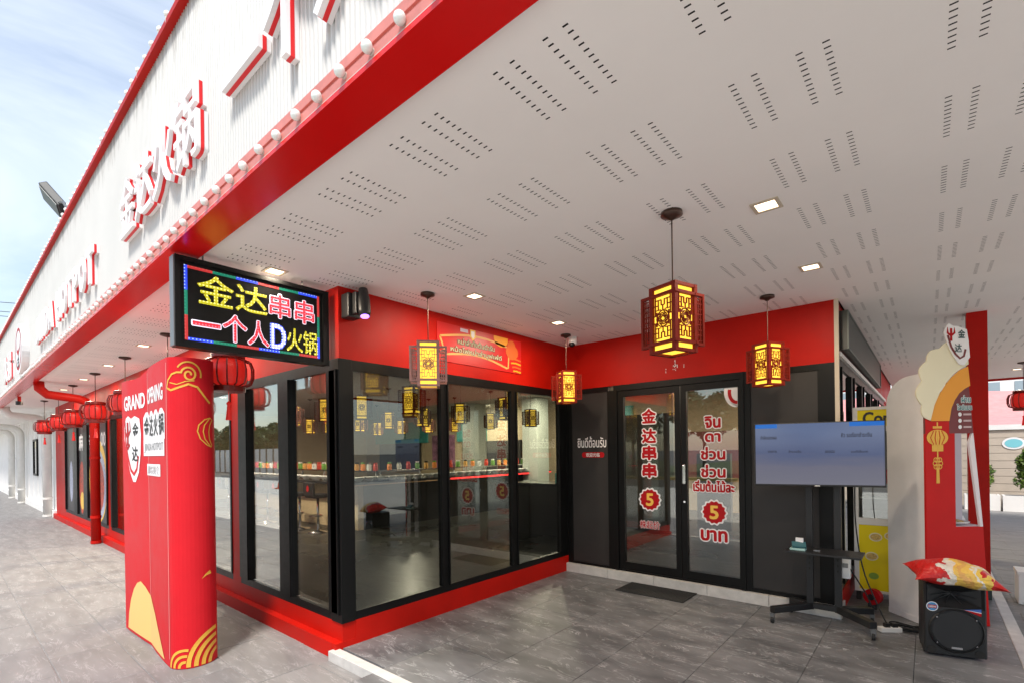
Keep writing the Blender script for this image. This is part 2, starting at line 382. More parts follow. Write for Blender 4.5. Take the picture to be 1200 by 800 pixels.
tr = MB(); tr.box((-38, .985, 4.375), (XR, 1.06, 4.415)); build('fascia_top_trim', tr, RED, BL)
# wall along the walkway (faces the street)
YA = 2.15
def wallpiece(nm, a, b, m): return bx(nm, a, b, m, BL)
wallpiece('red_frieze', (-18.37, YA, 2.38), (-3.801, YA + .12, H + .03), RED)
wallpiece('red_plinth', (-18.37, YA, .05), (-3.68, YA + .14, .20), RED)
wallpiece('red_plinth', (-18.37, YA - .07, -.099), (-3.725, YA + .13, .052), RED)
for a, b in ((-5.955, -5.74), (-12.05, -11.84), (-18.37, -16.85)): wallpiece('red_pillar', (a, YA - .002, .20), (b, YA + .12, 2.38), RED)
def window(spans, x0, x1, z0, z1, y, m, face='A', dep=.05, top=.09, bot=.07, pr=0., fm=FRAME):
    """frame mesh with rails, stiles and mullions between glass spans; panes are its pieces"""
    f = MB()
    def B(u0, v0, u1, v1, d0, d1):
        if face == 'A': f.box((u0, y + d0, v0), (u1, y + d1, v1))
        else: f.box((y - d1, u0, v0), (y - d0, u1, v1))
    B(x0, z1 - top, x1, z1, 0, dep); B(x0, z0, x1, z0 + bot, 0, dep)
    us = [x0] + [c for s_ in spans for c in s_] + [x1]
    for i in range(0, len(us), 2):
        B(us[i], z0 + bot, us[i + 1], z1 - top, -.012, dep)
        if us[i + 1] - us[i] > .05:
            B(us[i + 1] - .018, z0 + bot, us[i + 1] - .004, z1 - top, -.03, -.012)
    w_ = build('window', f, fm, BL)
    for a, b in spans:
        p = MB(); q = .015
        if face == 'A': p.box((a - .01, y + q, z0 + bot - .01), (b + .01, y + q + .006, z1 - top + .01))
        else: p.box((y - q - .006, a - .01, z0 + bot - .01), (y - q, b + .01, z1 - top + .01))
        build('pane', p, m, w_)
    return w_
window([(-5.49, -4.775), (-4.53, -3.87)], -5.74, -3.69, .2, 2.38, YA, GLASSA)
window([(-6.98 - i * 1.16, -5.99 - i * 1.16) for i in range(4, -1, -1)], -11.84, -5.955, .2, 2.38, YA, GLASSA)
wg = window([(-16.72, -15.60), (-15.10, -14.45), (-13.92, -12.2)], -16.85, -12.05, .2, 2.38, YA, GLASSA)
# printed film on the three far panes: black ground with a hot pot
FILM = mat('print_film_black', (.035, .03, .032), .4, var=.3, vscale=8)
fA = frameA(0, YA + .012, 0)
for a, b in ((-16.72, -15.60), (-15.10, -14.45), (-13.92, -12.2)):
    shape('film', [(a, .27), (b, .27), (b, 2.29), (a, 2.29)], fA, FILM, wg, .001)
PRGREY = mat('print_grey', (.42, .44, .55), .5, var=.3, vscale=20); SOUP = mat('print_soup', (.45, .05, .02), .5, var=.7, vscale=22)
shape('print', ring(-13.05, 1.1, .86, .86), fA, YEL, wg, .003); shape('print', ring(-13.05, 1.02, .78, .74), fA, PRGREY, wg, .004)
shape('print', ring(-13.05, 1.0, .6, .56), fA, SOUP, wg, .005); shape('print', ring(-14.75, .9, .3, .6), fA, SOUP, wg, .004)
shape('print', ring(-14.72, .6, .22, .2), fA, YEL, wg, .0045); shape('print', ring(-16.1, 1.0, .22, .5), fA, PRGREY, wg, .004)
label_text('麻', fA, -14.78, 1.93, .5, .36, PRW, wg, .03, eps=.004); label_text('辣', fA, -13.6, 1.93, .5, .36, PRW, wg, .03, eps=.004)
label_text('00', fA, -12.5, 1.95, .4, .26, PRW, wg, .03, eps=.004)
# wall right of the corner (faces right)
XB = -3.68
bx('corner_post', (-3.83, YA - .012, .2), (-3.666, 2.262, 2.38), FRAME, BL, bevel=.004)
wallpiece('red_frieze', (XB - .12, YA + .001, 2.38), (XB, 5.46, H + .03), RED)
wallpiece('red_plinth', (XB - .14, YA + .12, -.05), (XB + .004, 5.47, .2), RED)
wallpiece('red_plinth', (XB - .046, YA - .068, -.098), (XB + .002, YA + .13, .05), RED)
window([(2.27, 3.24), (3.33, 4.315), (4.405, 5.28)], 2.262, 5.46, .2, 2.38, XB, GLASSB, 'B')
# entrance wall (faces the street)
YC = 5.46
wallpiece('red_frieze', (XB, YC, 2.39), (-.655, YC + .12, H + .03), RED)
for x in range(5):
    a = -3.675 + x * .61; bx('curb_tile', (a, YC - .055, -.01), (a + .606, YC + .25, .108), CURB, BL, bevel=.003)
bx('charcoal_panel', (-3.60, YC + .012, .13), (-3.06, YC + .05, 2.34), CHAR, BL)
f = MB(); f.box((-3.679, YC, .108), (-3.60, YC + .06, 2.39)); f.box((-3.60, YC, .108), (-2.97, YC + .06, .14)); f.box((-3.60, YC, 2.33), (-3.05, YC + .06, 2.39)); f.box((-3.06, YC - .008, .14), (-2.97, YC + .06, 2.33)); build('panel_frame', f, FRAME, BL)
bx('charcoal_panel', (-1.40, YC + .012, .13), (-.74, YC + .05, 2.34), CHAR, BL)
f = MB(); f.box((-1.46, YC, .108), (-1.40, YC + .06, 2.39)); f.box((-1.40, YC, .108), (-.66, YC + .06, .15)); f.box((-1.40, YC, 2.33), (-.66, YC + .06, 2.39)); f.box((-.80, YC - .006, .15), (-.66, YC + .06, 2.33)); build('panel_frame', f, FRAME, BL)
f = MB(); f.box((-2.97, YC - .012, .108), (-2.925, YC + .08, 2.39)); f.box((-1.505, YC - .012, .108), (-1.46, YC + .08, 2.39)); f.box((-2.925, YC - .012, 2.32), (-1.505, YC + .08, 2.39)); f.box((-2.925, YC, .108), (-1.505, YC + .08, .128)); build('door_frame', f, FRAME, BL)
fC = frameA(0, YC + .035, 0)
DOORS = []
for (a, b, g0, g1) in ((-2.922, -2.141, -2.845, -2.205), (-2.135, -1.508, -2.07, -1.522)):
    f = MB(); y0, y1 = YC + .004, YC + .05
    f.box((a, y0, .13), (g0, y1, 2.318)); f.box((g1, y0, .13), (b, y1, 2.318)); f.box((g0, y0, 2.245), (g1, y1, 2.318)); f.box((g0, y0, .13), (g1, y1, .225))
    d = build('door', f, FRAME, BL); DOORS.append(d)
    build('pane', MB().box((g0 - .008, YC + .028, .215), (g1 + .008, YC + .034, 2.255)), GLASSD, d)
h_ = MB().box((-2.118, YC - .018, 1.20), (-2.082, YC + .003, 1.42)); build('handle', h_, CHROME, DOORS[1], bevel=.008)
build('lock', MB().tube([(-2.1, YC - .004, 1.0), (-2.1, YC + .006, 1.0)], .012, 10), CHROME, DOORS[1])
fD = frameA(0, YC + .027, 0)
def badge(cx, cz, r, parent, m, eps, n=14):
    pts = []
    for i in range(n * 6):
        t = 2 * math.pi * i / (n * 6); rr = r * (1 + .055 * math.cos(n * t)); pts.append((cx + rr * math.cos(t), cz + rr * math.sin(t)))
    shape('badge', pts, fD, m, parent, eps)
d0, d1 = DOORS
for ch, z in (('金', 1.99), ('达', 1.755), ('串', 1.555), ('串', 1.345)): label_text(ch, fD, -2.525, z, .165, .16, PRR, d0, .045, PRW, .07)
label_text('株起价', fD, -2.53, .70, .25, .09, PRR, d0, .02, PRW, .04)
for t, z, ww, hh in (('จิน', 1.885, .16, .12), ('ดา', 1.715, .155, .085), ('ช่วน', 1.545, .25, .13), ('ช่วน', 1.35, .25, .13), ('เริ่มต้นไม้ละ', 1.185, .43, .12), ('บาท', .645, .27, .11)):
    label_text(t, fD, -1.79, z, ww, hh, PRR, d1, .042, PRW, .07)
for d, cx in ((d0, -2.525), (d1, -1.785)):
    badge(cx, 1.0 if d is d0 else .90, .137, d, PRW, .003); badge(cx, 1.0 if d is d0 else .90, .118, d, PRR, .005)
    label_text('5', fD, cx, 1.0 if d is d0 else .90, .085, .14, YEL, d, .03, eps=.006)
# quarter of a round emblem at the door's top corner
shape('emblem', [(-1.525, 2.24), (-1.525, 2.03)] + ring(-1.545, 2.2, .12, .17, 12, -1.3, -3.5) + [(-1.66, 2.24)], fD, PRW, d1, .003)
band_shape('emblem', ring(-1.535, 2.19, .075, .11, 12, -1.5, -3.6), .035, fD, PRR, d1, .005)
# welcome lettering on the left charcoal panel
fP = frameA(0, YC + .010, 0)
label_text('ยินดีต้อนรับ', fP, -3.30, 1.70, .42, .14, PRW, BL, .012, eps=.002)
pil = [(-3.42, 1.50), (-3.15, 1.50)] + ring(-3.15, 1.535, .03, .035, 8, -1.4, 1.4) + [(-3.15, 1.57), (-3.42, 1.57)] + ring(-3.42, 1.535, .03, .035, 8, 1.7, 4.5)
shape('lettering_pill', pil, fP, PRR, BL, .002); label_text('欢迎光临', fP, -3.285, 1.535, .2, .05, PRW, BL, .02, eps=.004)
# scattered white specks on the frieze over the doors
fF = frameA(0, YC, 0)
for i in range(26):
    t = random.random(); u = -2.19 + random.uniform(-.06, .06) * (1 - t); v = 2.47 + t * .14
    if i % 4 == 0: u = -2.19 + random.choice((-.11, .10)); v = 2.47 + random.random() * .07
    s_ = random.uniform(.004, .009); shape('frieze_speck', [(u, v), (u + s_, v), (u + s_, v + s_ * 1.6), (u, v + s_ * 1.6)], fF, PRW, BL, .002)
# side wall that runs back to the right of the entrance
XD = -.655
bx('corner_trim', (-.66, YC - .015, 0), (-.625, YC + .012, H), BEIGE, BL)
wallpiece('red_frieze', (XD - .1, YC + .121, 2.46), (XD, 14.4, H + .03), RED)
wallpiece('red_plinth', (XD - .12, YC + .06, -.02), (XD + .01, 14.4, .2), RED)
f = window([(5.7, 6.6), (6.75, 7.7), (7.85, 8.9), (9.05, 10.2), (10.35, 11.8)], 5.56, 12.0, .2, 2.46, XD, GLASSA, 'B', pr=.02)
bx('window_head', (XD - .01, 5.56, 2.46), (XD + .03, 12.0, 2.50), WHITE, BL)
wallpiece('red_wall', (XD - .1, 12, .2), (XD - .02, 14.4, 2.47), RED)

# white service end of the building with its pipes
wallpiece('white_wall', (-38, YA + .02, -.099), (-18.371, YA + .15, H + .03), WHITE)
for x in (-19.35, -20.3, -21.3, -22.3, -23.4, -24.6, -26, -27.5): bx('wall_batten', (x - .03, YA, -.09), (x + .03, YA + .021, 2.9), WHITE, BL)
bx('white_plinth', (-38, YA - .05, -.099), (-18.38, YA + .03, .12), WHITE, BL)
for a, b in ((-20.1, -19.6), (-23.0, -22.2)):
    f = MB(); f.box((a - .06, YA - .03, 1.0), (a, YA + .02, 2.2)); f.box((b, YA - .03, 1.0), (b + .06, YA + .02, 2.2)); f.box((a, YA - .03, 2.14), (b, YA + .02, 2.2)); f.box((a, YA - .03, 1.0), (b, YA + .02, 1.06)); w_ = build('window', f, FRAME, BL)
    build('pane', MB().box((a, YA - .005, 1.06), (b, YA + .015, 2.14)), mat('dark_glass', (.02, .02, .022), .08), w_)
def pipe(x, r, m, y=2.0, y_end=1.22, zt=2.72, flanges=True):
    path = [(x, y, -.09), (x, y, zt - .32)] + [(x, y - .3 * (1 - math.cos(t)), zt - .32 + .3 * math.sin(t)) for t in [R(15 * k) for k in range(1, 7)]] + [(x, y_end + .1, zt + .02), (x, y_end, zt + .12), (x, y_end - .01, H)]
    p = build('drain_pipe', MB().tube(path, r, 14), m, BL, smooth=True)
    for z in (-.06, .42, 1.55):
        build('pipe_collar', MB().tube([(x, y, z), (x, y, z + .05)], r * 1.1, 14), m, p)
    return p
pipe(-12.2, .078, RED, 1.98)
for x in (-18.85, -25.3, -28.8): pipe(x, .10, OFFW, 2.02)
# small parts under the canopy's far end
bx('wall_box', (-20.9, YA - .12, 2.45), (-20.6, YA + .01, 2.85), OFFW, BL)
build('lamp_holder', MB().tube([(-15.5, 1.22, H), (-15.5, 1.22, 2.86)], .03, 8), RED, BL); build('lamp_holder', MB().tube([(-15.5, 1.22, 2.86), (-15.5, 1.22, 2.78)], .06, 10), BLACKP, BL)

# red post carrying the canopy on the right
PO = thing('canopy_post', (.40, 7.1, 0), 'square red canopy post behind the red kiosk', 'post')
bx('shaft', (.315, 7.0, .10), (.475, 7.16, H), RED, PO); bx('foot', (.308, 6.993, 0), (.482, 7.167, .12), mat('dark_foot', (.03, .045, .04), .6), PO)

# ------------------------------------------------------------------ inside the restaurant
BEI = mat('interior_beige', (.40, .32, .21), .7, var=.06); IFL = veined('interior_floor', (.022, .022, .021), (.075, .073, .068), .28, 1.0, (1, 1.4, 1), .03)
IFL.node_tree.nodes['Principled BSDF'].inputs['Specular IOR Level'].default_value = .05
TEAL = mat('interior_teal', (.05, .30, .28), .5); ICE = mat('interior_ceiling', (.42, .38, .34), .8)
bx('interior_floor', (-18.3, YA + .14, .01), (XB - .14, 12, .10), IFL, BL); bx('interior_floor', (XB - .139, YC + .26, .01), (XD - .12, 12, .102), IFL, BL)
bx('interior_ceiling', (-18.3, YA + .12, H + .031), (XB - .12, 12, H + .05), ICE, BL); bx('interior_ceiling', (XB - .119, YC + .12, H + .031), (XD - .1, 12, H + .05), ICE, BL)
bx('interior_wall', (-18.3, 11.9, .1), (XD - .12, 12.0, H + .03), BEI, BL); bx('interior_wall', (-18.36, YA + .15, .1), (-18.26, 11.9, H + .03), BEI, BL)
for a, b in ((-17.5, -14.2), (-12.6, -11.2), (-7.0, -5.9)): bx('wall_panel', (a, 11.84, 1.95), (b, 11.9, 2.75), TEAL, BL)
for a, b in ((-17.2, -14.6), (-12.3, -9.7)): bx('wall_panel', (a, 11.82, .9), (b, 11.89, 1.94), DARK, BL)
bx('wall_panel', (-5.1, 11.82, .9), (-3.3, 11.89, 2.0), mat('menu_board', (.16, .02, .02), .5), BL)
bx('wall_panel', (-13.9, 11.82, 1.0), (-12.75, 11.89, 2.2), mat('mural', (.22, .10, .16), .6, var=.8, vscale=4), BL)
for x in (-8.3, -6.6, -10.6): bx('interior_column', (x, 10.2, .1), (x + .5, 10.7, H + .03), mat('interior_column', (.46, .5, .46), .6), BL)

bx('wall_panel', (-3.0, 11.8, .5), (-1.6, 11.89, 2.3), mat('darkening_panel', (.06, .05, .045), .5, var=.8, vscale=5), BL)  # dark panel added to deepen the tone seen through the doors
bx('darkening_board', (-4.7, 8.6, .1), (-3.5, 8.7, 2.25), mat('darkening_board_grey', (.10, .09, .08), .6), BL); bx('darkening_board', (-3.3, 9.2, .1), (-2.7, 9.3, 1.5), mat('darkening_board_grey', (.10, .09, .08), .6), BL)  # dark boards added so the room looks dimmer through the doors
# counter, stools, crockery
CT = thing('bar_counter', (-8.2, 5.0, .1), 'long black topped dining counter inside behind the corner windows', 'counter')
DK = mat('counter_black', (.02, .02, .022), .2); BEC = mat('counter_front', (.52, .40, .24), .5, var=.08)
m_ = MB().box((-14.5, 4.95, 1.0), (-8.1, 5.75, 1.05)); m_.box((-8.9, 5.75, 1.0), (-8.1, 11.2, 1.05)); build('counter_top', m_, DK, CT)
build('counter_front', MB().box((-14.4, 5.28, .1), (-8.42, 5.4, 1.0)), BEC, CT); build('counter_front', MB().box((-8.5, 5.4, .1), (-8.42, 11.2, 1.0)), DK, CT)
build('light_strip', MB().box((-8.098, 7.4, .985), (-8.085, 11.2, 1.02)), emis('red_strip', (.9, .03, .03), 1.2), CT); build('light_strip', MB().box((-8.098, 4.96, .985), (-8.085, 7.4, 1.0)), mat('strip_wood', (.6, .35, .18), .5), CT)
m_ = MB().box((-14.5, 5.5, 1.22), (-8.25, 5.74, 1.245)); m_.box((-8.55, 5.74, 1.22), (-8.3, 11.2, 1.245))
for i in range(7): m_.box((-14.3 + i, 5.6, 1.05), (-14.27 + i, 5.63, 1.22))
for i in range(6): m_.box((-8.45, 5.8 + i, 1.05), (-8.42, 5.83 + i, 1.22))
build('serving_rail', m_, CHROME, CT)
def stool(x, y, rz):
    t = thing('bar_stool', (x, y, .1), 'black bar stool with chrome pedestal at the inside counter', 'stool', 'bar stools along the counter')
    build('base', MB().lathe((x, y, .1), [(.2, 0), (.2, .012), (.05, .03), (.03, .05)], 16), CHROME, t, smooth=True)
    build('pedestal', MB().tube([(x, y, .13), (x, y, .76)], .025, 10), CHROME, t, smooth=True)
    build('footrest', MB().tube([(x + .12 * math.cos(a), y - .04 + .12 * math.sin(a), .42) for a in [R(30 * k) for k in range(13)]], .01, 6, False), CHROME, t)
    build('seat', MB().box((x - .19, y - .17, .76), (x + .19, y + .19, .83)), BLACKP, t, bevel=.025)
    build('backrest', MB().box((x - .19, y - .2, .80), (x + .19, y - .15, 1.06)), BLACKP, t, bevel=.02)
    shape('backrest_emblem', ring(x, .94, .05, .06, 12), frameA(0, y - .2, 0), PRR, t, .003)
    return t
for x in (-8.9, -9.62, -10.35, -11.1, -11.85, -12.6, -13.3): stool(x, 4.72, 0)
DISH = mat('white_dish', (.7, .7, .68), .3); PACKS = [mat('jar_red', (.5, .04, .02), .4), mat('jar_green', (.12, .3, .04), .4), mat('jar_amber', (.55, .28, .06), .4), mat('jar_orange', (.7, .22, .03), .4), mat('jar_clear', (.6, .62, .6), .1)]
bowl0 = tag(build('bowl', MB().lathe((0, 0, 0), [(.045, 0), (.05, .014), (.115, .07), (.125, .09), (.115, .085), (.045, .024)], 12), DISH, smooth=True), 'white bowl set out on the inside counter', 'bowl', 'bowls along the counter')
jars = []
for i, pm in enumerate(PACKS):
    t = thing('condiment_jar', (0, 0, 0), 'small condiment jar on the rail above the inside counter', 'jar', 'condiment jars along the counter')
    build('body', MB().lathe((0, 0, 0), [(.045, 0), (.05, .02), (.05, .11), (.035, .13)], 10), pm, t, smooth=True); build('lid', MB().lathe((0, 0, .13), [(.04, 0), (.04, .03)], 10), [PACKS[0], OFFW, DARK, PACKS[1], CHROME][i], t); jars.append(t)
used = set(); bu = False
def put_copy(o, loc, k):
    if k in used: c = copy_tree(o)
    else: c = o; used.add(k)
    c.location = loc
for i in range(26):
    x = -13.9 + i * .22; put_copy(bowl0, (x, 5.18 + random.uniform(-.06, .06), 1.05), 'b'); put_copy(jars[i % 5], (x + .08, 5.62, 1.245), i % 5)
for i in range(24):
    y = 5.2 + i * .24; put_copy(bowl0, (-8.25 + random.uniform(-.03, .03), y, 1.05), 'b')
    if i > 2: put_copy(jars[i % 5], (-8.42, y + .1, 1.245), i % 5)
TM = thing('payment_terminal', (-4.9, 7.2, 1.02), 'teal box on the side counter behind the third pane', 'box'); build('body', MB().box((-5.05, 7.1, 1.02), (-4.75, 7.35, 1.2)), TEAL, TM, bevel=.01); build('lid', MB().obox((-4.9, 7.3, 1.3), (1, 0, 0), (0, .5, .86), (0, -.86, .5), .16, .1, .01), OFFW, TM)
SCN = thing('side_counter', (-4.6, 7.2, .1), 'black side counter inside behind the third pane', 'counter'); build('counter_top', MB().box((-6.0, 6.9, .98), (-4.2, 7.5, 1.02)), DK, SCN); build('body', MB().box((-5.9, 6.95, .1), (-4.3, 7.45, .98)), DARK, SCN)
# downlight builder, then the fill lights added inside
def lampobj(nm, loc, e, sz, col, spread=None):
    l = bpy.data.lights.new(nm, 'AREA'); l.energy = e; l.size = sz; l.color = col
    o = bpy.data.objects.new(nm, l); COL.objects.link(o); o.location = loc; return o
def downlight(x, y, z, s, label, e, group='square recessed downlights', lname='downlight'):
    t = thing(lname, (x, y, z), label, 'ceiling light', group)
    f = MB(); q = .02
    for a, b in (((x - s - q, y - s - q), (x + s + q, y - s)), ((x - s - q, y + s), (x + s + q, y + s + q)), ((x - s - q, y - s), (x - s, y + s)), ((x + s, y - s), (x + s + q, y + s))):
        f.box((a[0], a[1], z - .006), (b[0], b[1], z + .004))
    build('trim', f, BEIGE, t)
    build('diffuser', MB().box((x - s, y - s, z - .002), (x + s, y + s, z + .003)), LAMP, t)
    l = lampobj('downlight_lamp', (0, 0, -.012), e, s * 1.6, (1, .84, .64)); l.parent = t
for x, y in ((-7.2, 9.6), (-8, 3.4), (-10.5, 3.4), (-13, 4.5), (-6, 9.2), (-9.6, 7.3), (-12, 9.4), (-1.4, 10.6), (-10.6, 10.9)):
    downlight(x, y, H + .028, .07, 'small square fill light added under the ceiling inside the restaurant', 66, 'added fill lights inside the restaurant', 'interior_fill_light')  # added fill lights, brighten the room behind the glass

# ------------------------------------------------------------------ canopy downlights
for (x, y, lb) in ((-.687, 3.068, 'square downlight right of the largest square lantern, nearer of the pair'), (-.672, 4.347, 'square downlight beside the lantern right of the doors, farther of the pair'),
                   (-3.049, 3.102, 'square downlight over the corner window, beside the pale framed lantern'), (-3.027, 4.356, 'square downlight near the inner corner lantern'),
                   (-3.731, 1.663, 'square downlight directly above the light emitting sign'), (-5.58, 1.67, 'square downlight above the grand opening standee'),
                   (-7.451, 1.689, 'first square downlight left of the grand opening standee'), (-9.423, 1.70, 'second square downlight left of the grand opening standee'),
                   (-11.392, 1.708, 'third square downlight left of the standee, before the red drain pipe'), (-13.4, 1.70, 'square downlight just past the red drain pipe'),
                   (-15.3, 1.70, 'square downlight near the far row of red lanterns'), (1.255, 12.86, 'square downlight at the far right end of the canopy')):
    downlight(x, y, H, .052, lb, 7)

# ------------------------------------------------------------------ hanging square lanterns
def bars_fret(u0, u1, v0, v1, seed, wd):
    """fretwork as a list of (u0,v0,u1,v1) bars plus a ring"""
    rnd = random.Random(seed); out = []; w_, h_ = u1 - u0, v1 - v0
    def b(a0, c0, a1, c1): out.append((u0 + a0 * w_, v0 + c0 * h_, u0 + a1 * w_, v0 + c1 * h_))
    def hbar(c, a, e): b(a, c - wd / h_ / 2, e, c + wd / h_ / 2)
    def vbar(a, c, e): b(a - wd / w_ / 2, c, a + wd / w_ / 2, e)
    for s_ in (0, 1):
        fy = lambda t: 1 - t if s_ else t
        def H_(c, a, e): hbar(fy(c), a, e)
        def V_(a, c, e): vbar(a, min(fy(c), fy(e)), max(fy(c), fy(e)))
        H_(.08, .12, .42); H_(.08, .58, .88); V_(.12, .0, .2); V_(.88, .0, .2); V_(.42, .08, .2); V_(.58, .08, .2); V_(.27, .08, .3); V_(.73, .08, .3); V_(.5, .2, .32)
        H_(.2, .0, .27); H_(.2, .42, .58); H_(.2, .73, 1.); H_(.3, .12, .4); H_(.3, .6, .88); V_(.12, .2, .42); V_(.88, .2, .42); H_(.42, .0, .2); H_(.42, .8, 1.); V_(.2, .34, .42); V_(.8, .34, .42)
    return out
def square_lantern(name, loc, size, hgt, rot, fins, label, group, wood, z_top, fret=True, cat='lantern'):
    """loc: canopy plate on the ceiling; body hangs with its top at z_top. fins: list of (corner, side face)"""
    x, y, zc = loc; t = thing(name, (x, y, zc), label, cat, group)
    s = size / 2; zb = z_top - hgt
    ux = V3((math.cos(rot), math.sin(rot), 0)); uy = V3((-math.sin(rot), math.cos(rot), 0)); uz = V3((0, 0, 1)); c0 = V3((x, y, 0))
    build('ceiling_plate', MB().lathe((x, y, zc), [(.06, 0), (.062, -.02), (.03, -.03), (.012, -.045)], 16), BRONZE, t, smooth=True)
    build('cord', MB().tube([(x, y, zc - .03), (x, y, z_top)], .004, 6), BRONZE, t)
    fr = MB(); p = .013
    for i in (-1, 1):
        for j in (-1, 1): fr.obox(c0 + ux * (s - p) * i + uy * (s - p) * j + uz * ((z_top + zb) / 2), ux, uy, uz, p, p, hgt / 2 - .003)
    def ringrail(z, hh, ex):
        for k in (-1, 1):
            fr.obox(c0 + uy * (s - p + ex) * k + uz * z, ux, uy, uz, s + ex + .001, p * .9, hh); fr.obox(c0 + ux * (s - p + ex) * k + uz * z, ux, uy, uz, p * .9, s + ex - .012, hh)
    z1, z2 = z_top - .055, zb + .055
    ringrail(z_top - .009, .009, 0); ringrail(z1, .008, .004); ringrail(z2, .009, .006); ringrail(zb + .008, .009, .0)
    fr.obox(c0 + uz * (z_top - .004), ux, uy, uz, s - .004, s - .004, .003)
    build('frame', fr, wood, t)
    pm = MB(); q = s - .018
    pm.obox(c0 + uz * ((z_top + zb) / 2), ux, uy, uz, q, q, hgt / 2 - .012); build('paper_shade', pm, PAPER, t)
    if not fret: return t
    faces = [(-uy, ux), (ux, uy), (uy, -ux), (-ux, -uy)]
    for n_, a_ in faces:
        fm = MB(); ctr = c0 + n_ * (s - .009)
        for (u0, v0, u1, v1) in bars_fret(-s + .024, s - .024, z2 + .008, z1 - .008, 1, .0042):
            fm.obox(ctr + a_ * ((u0 + u1) / 2) + uz * ((v0 + v1) / 2), a_, n_, uz, (u1 - u0) / 2, .004, (v1 - v0) / 2)
        zm = (z1 + z2) / 2; rr = s * .47
        pts = [ctr + a_ * (rr * math.cos(k * math.pi / 9)) + uz * (zm + rr * 1.05 * math.sin(k * math.pi / 9)) for k in range(19)]
        fm.tube(pts, .0045, 4, False)
        for q_ in range(6):
            a0 = q_ * 1.05; fm.tube([ctr + a_ * (rr * (.25 + .13 * k) * math.cos(a0 + k * .7)) + uz * (zm + rr * (.25 + .13 * k) * math.sin(a0 + k * .7)) for k in range(6)], .0038, 4, False)
        build('fretwork', fm, wood, t)
    # fins: fretted boards that carry a face's plane on past its corner
    for (fi, sgn) in fins:
        n_, a_ = faces[fi]; fm = MB(); wv = s * .66; ctr = c0 + n_ * (s - .009) + a_ * (sgn * (s + wv / 2))
        zt, zl = z_top - .045, zb + .04; hh = (zt - zl) / 2; zm = (zt + zl) / 2; hw = wv / 2
        fm.obox(ctr + a_ * (sgn * (hw - .007)) + uz * zm, a_, n_, uz, .008, .009, hh); fm.obox(ctr + uz * (zt - .008), a_, n_, uz, hw - .001, .0085, .008); fm.obox(ctr + uz * (zl + .008), a_, n_, uz, hw - .001, .0085, .008)
        for k in range(9):
            zz = zl + .03 + (2 * hh - .06) * k / 8; fm.obox(ctr + a_ * (sgn * (-.004 if k % 2 else .004)) + uz * zz, a_, n_, uz, hw * .72, .004, .003)
        fm.obox(ctr + uz * zm, a_, n_, uz, .003, .004, hh - .02); fm.obox(ctr + a_ * (hw * .5) + uz * zm, a_, n_, uz, .0025, .0035, hh - .04); fm.obox(ctr - a_ * (hw * .5) + uz * zm, a_, n_, uz, .0025, .0035, hh - .04)
        build('fin', fm, wood, t)
    return t
GL = 'square lanterns under the canopy'
square_lantern('square_lantern', (-1.123, 2.783, H), .19, .385, R(-18), [(0, -1), (1, 1)], 'largest square lantern, hanging in the middle above the doors', GL, WOOD, 2.535)
square_lantern('square_lantern', (-1.103, 4.908, H), .19, .385, R(-29), [(0, -1), (1, 1)], 'square lantern hanging right of the doors above the screen', GL, WOOD, 2.54)
square_lantern('square_lantern', (-3.297, 2.775, H), .19, .385, R(49), [(0, 1), (0, -1), (2, 1), (2, -1)], 'pale framed square lantern in front of the corner window', GL, WOODP, 2.545)
square_lantern('square_lantern', (-3.276, 4.871, H), .19, .38, R(54), [(0, 1), (0, -1), (2, 1), (2, -1)], 'square lantern hanging in the inner corner beside the white camera', GL, WOOD, 2.535)
IL = []
for x, y in ((-5.28, 4.15), (-6.65, 4.25), (-7.43, 4.1), (-8.94, 4.3), (-5.31, 6.1), (-6.56, 6.27), (-7.68, 6.29), (-8.94, 6.4), (-10.4, 6.6), (-11.44, 6.4), (-12.1, 6.24), (-6.47, 8.24), (-7.8, 8.42), (-9.32, 8.7), (-10.05, 8.45), (-11.17, 8.4), (-12.35, 8.42)):
    lb = 'yellow square lantern hanging inside the restaurant behind the glass'
    if not IL: o = square_lantern('square_lantern', (x, y, H + .03), .19, .37, R(20), [(0, 1), (0, -1), (2, 1), (2, -1)], lb, 'square lanterns inside', WOODB, 2.48)
    else: o = copy_tree(IL[0]); o.location = (x, y, H + .03); o.rotation_euler.z = random.uniform(0, 1.5)
    IL.append(o)

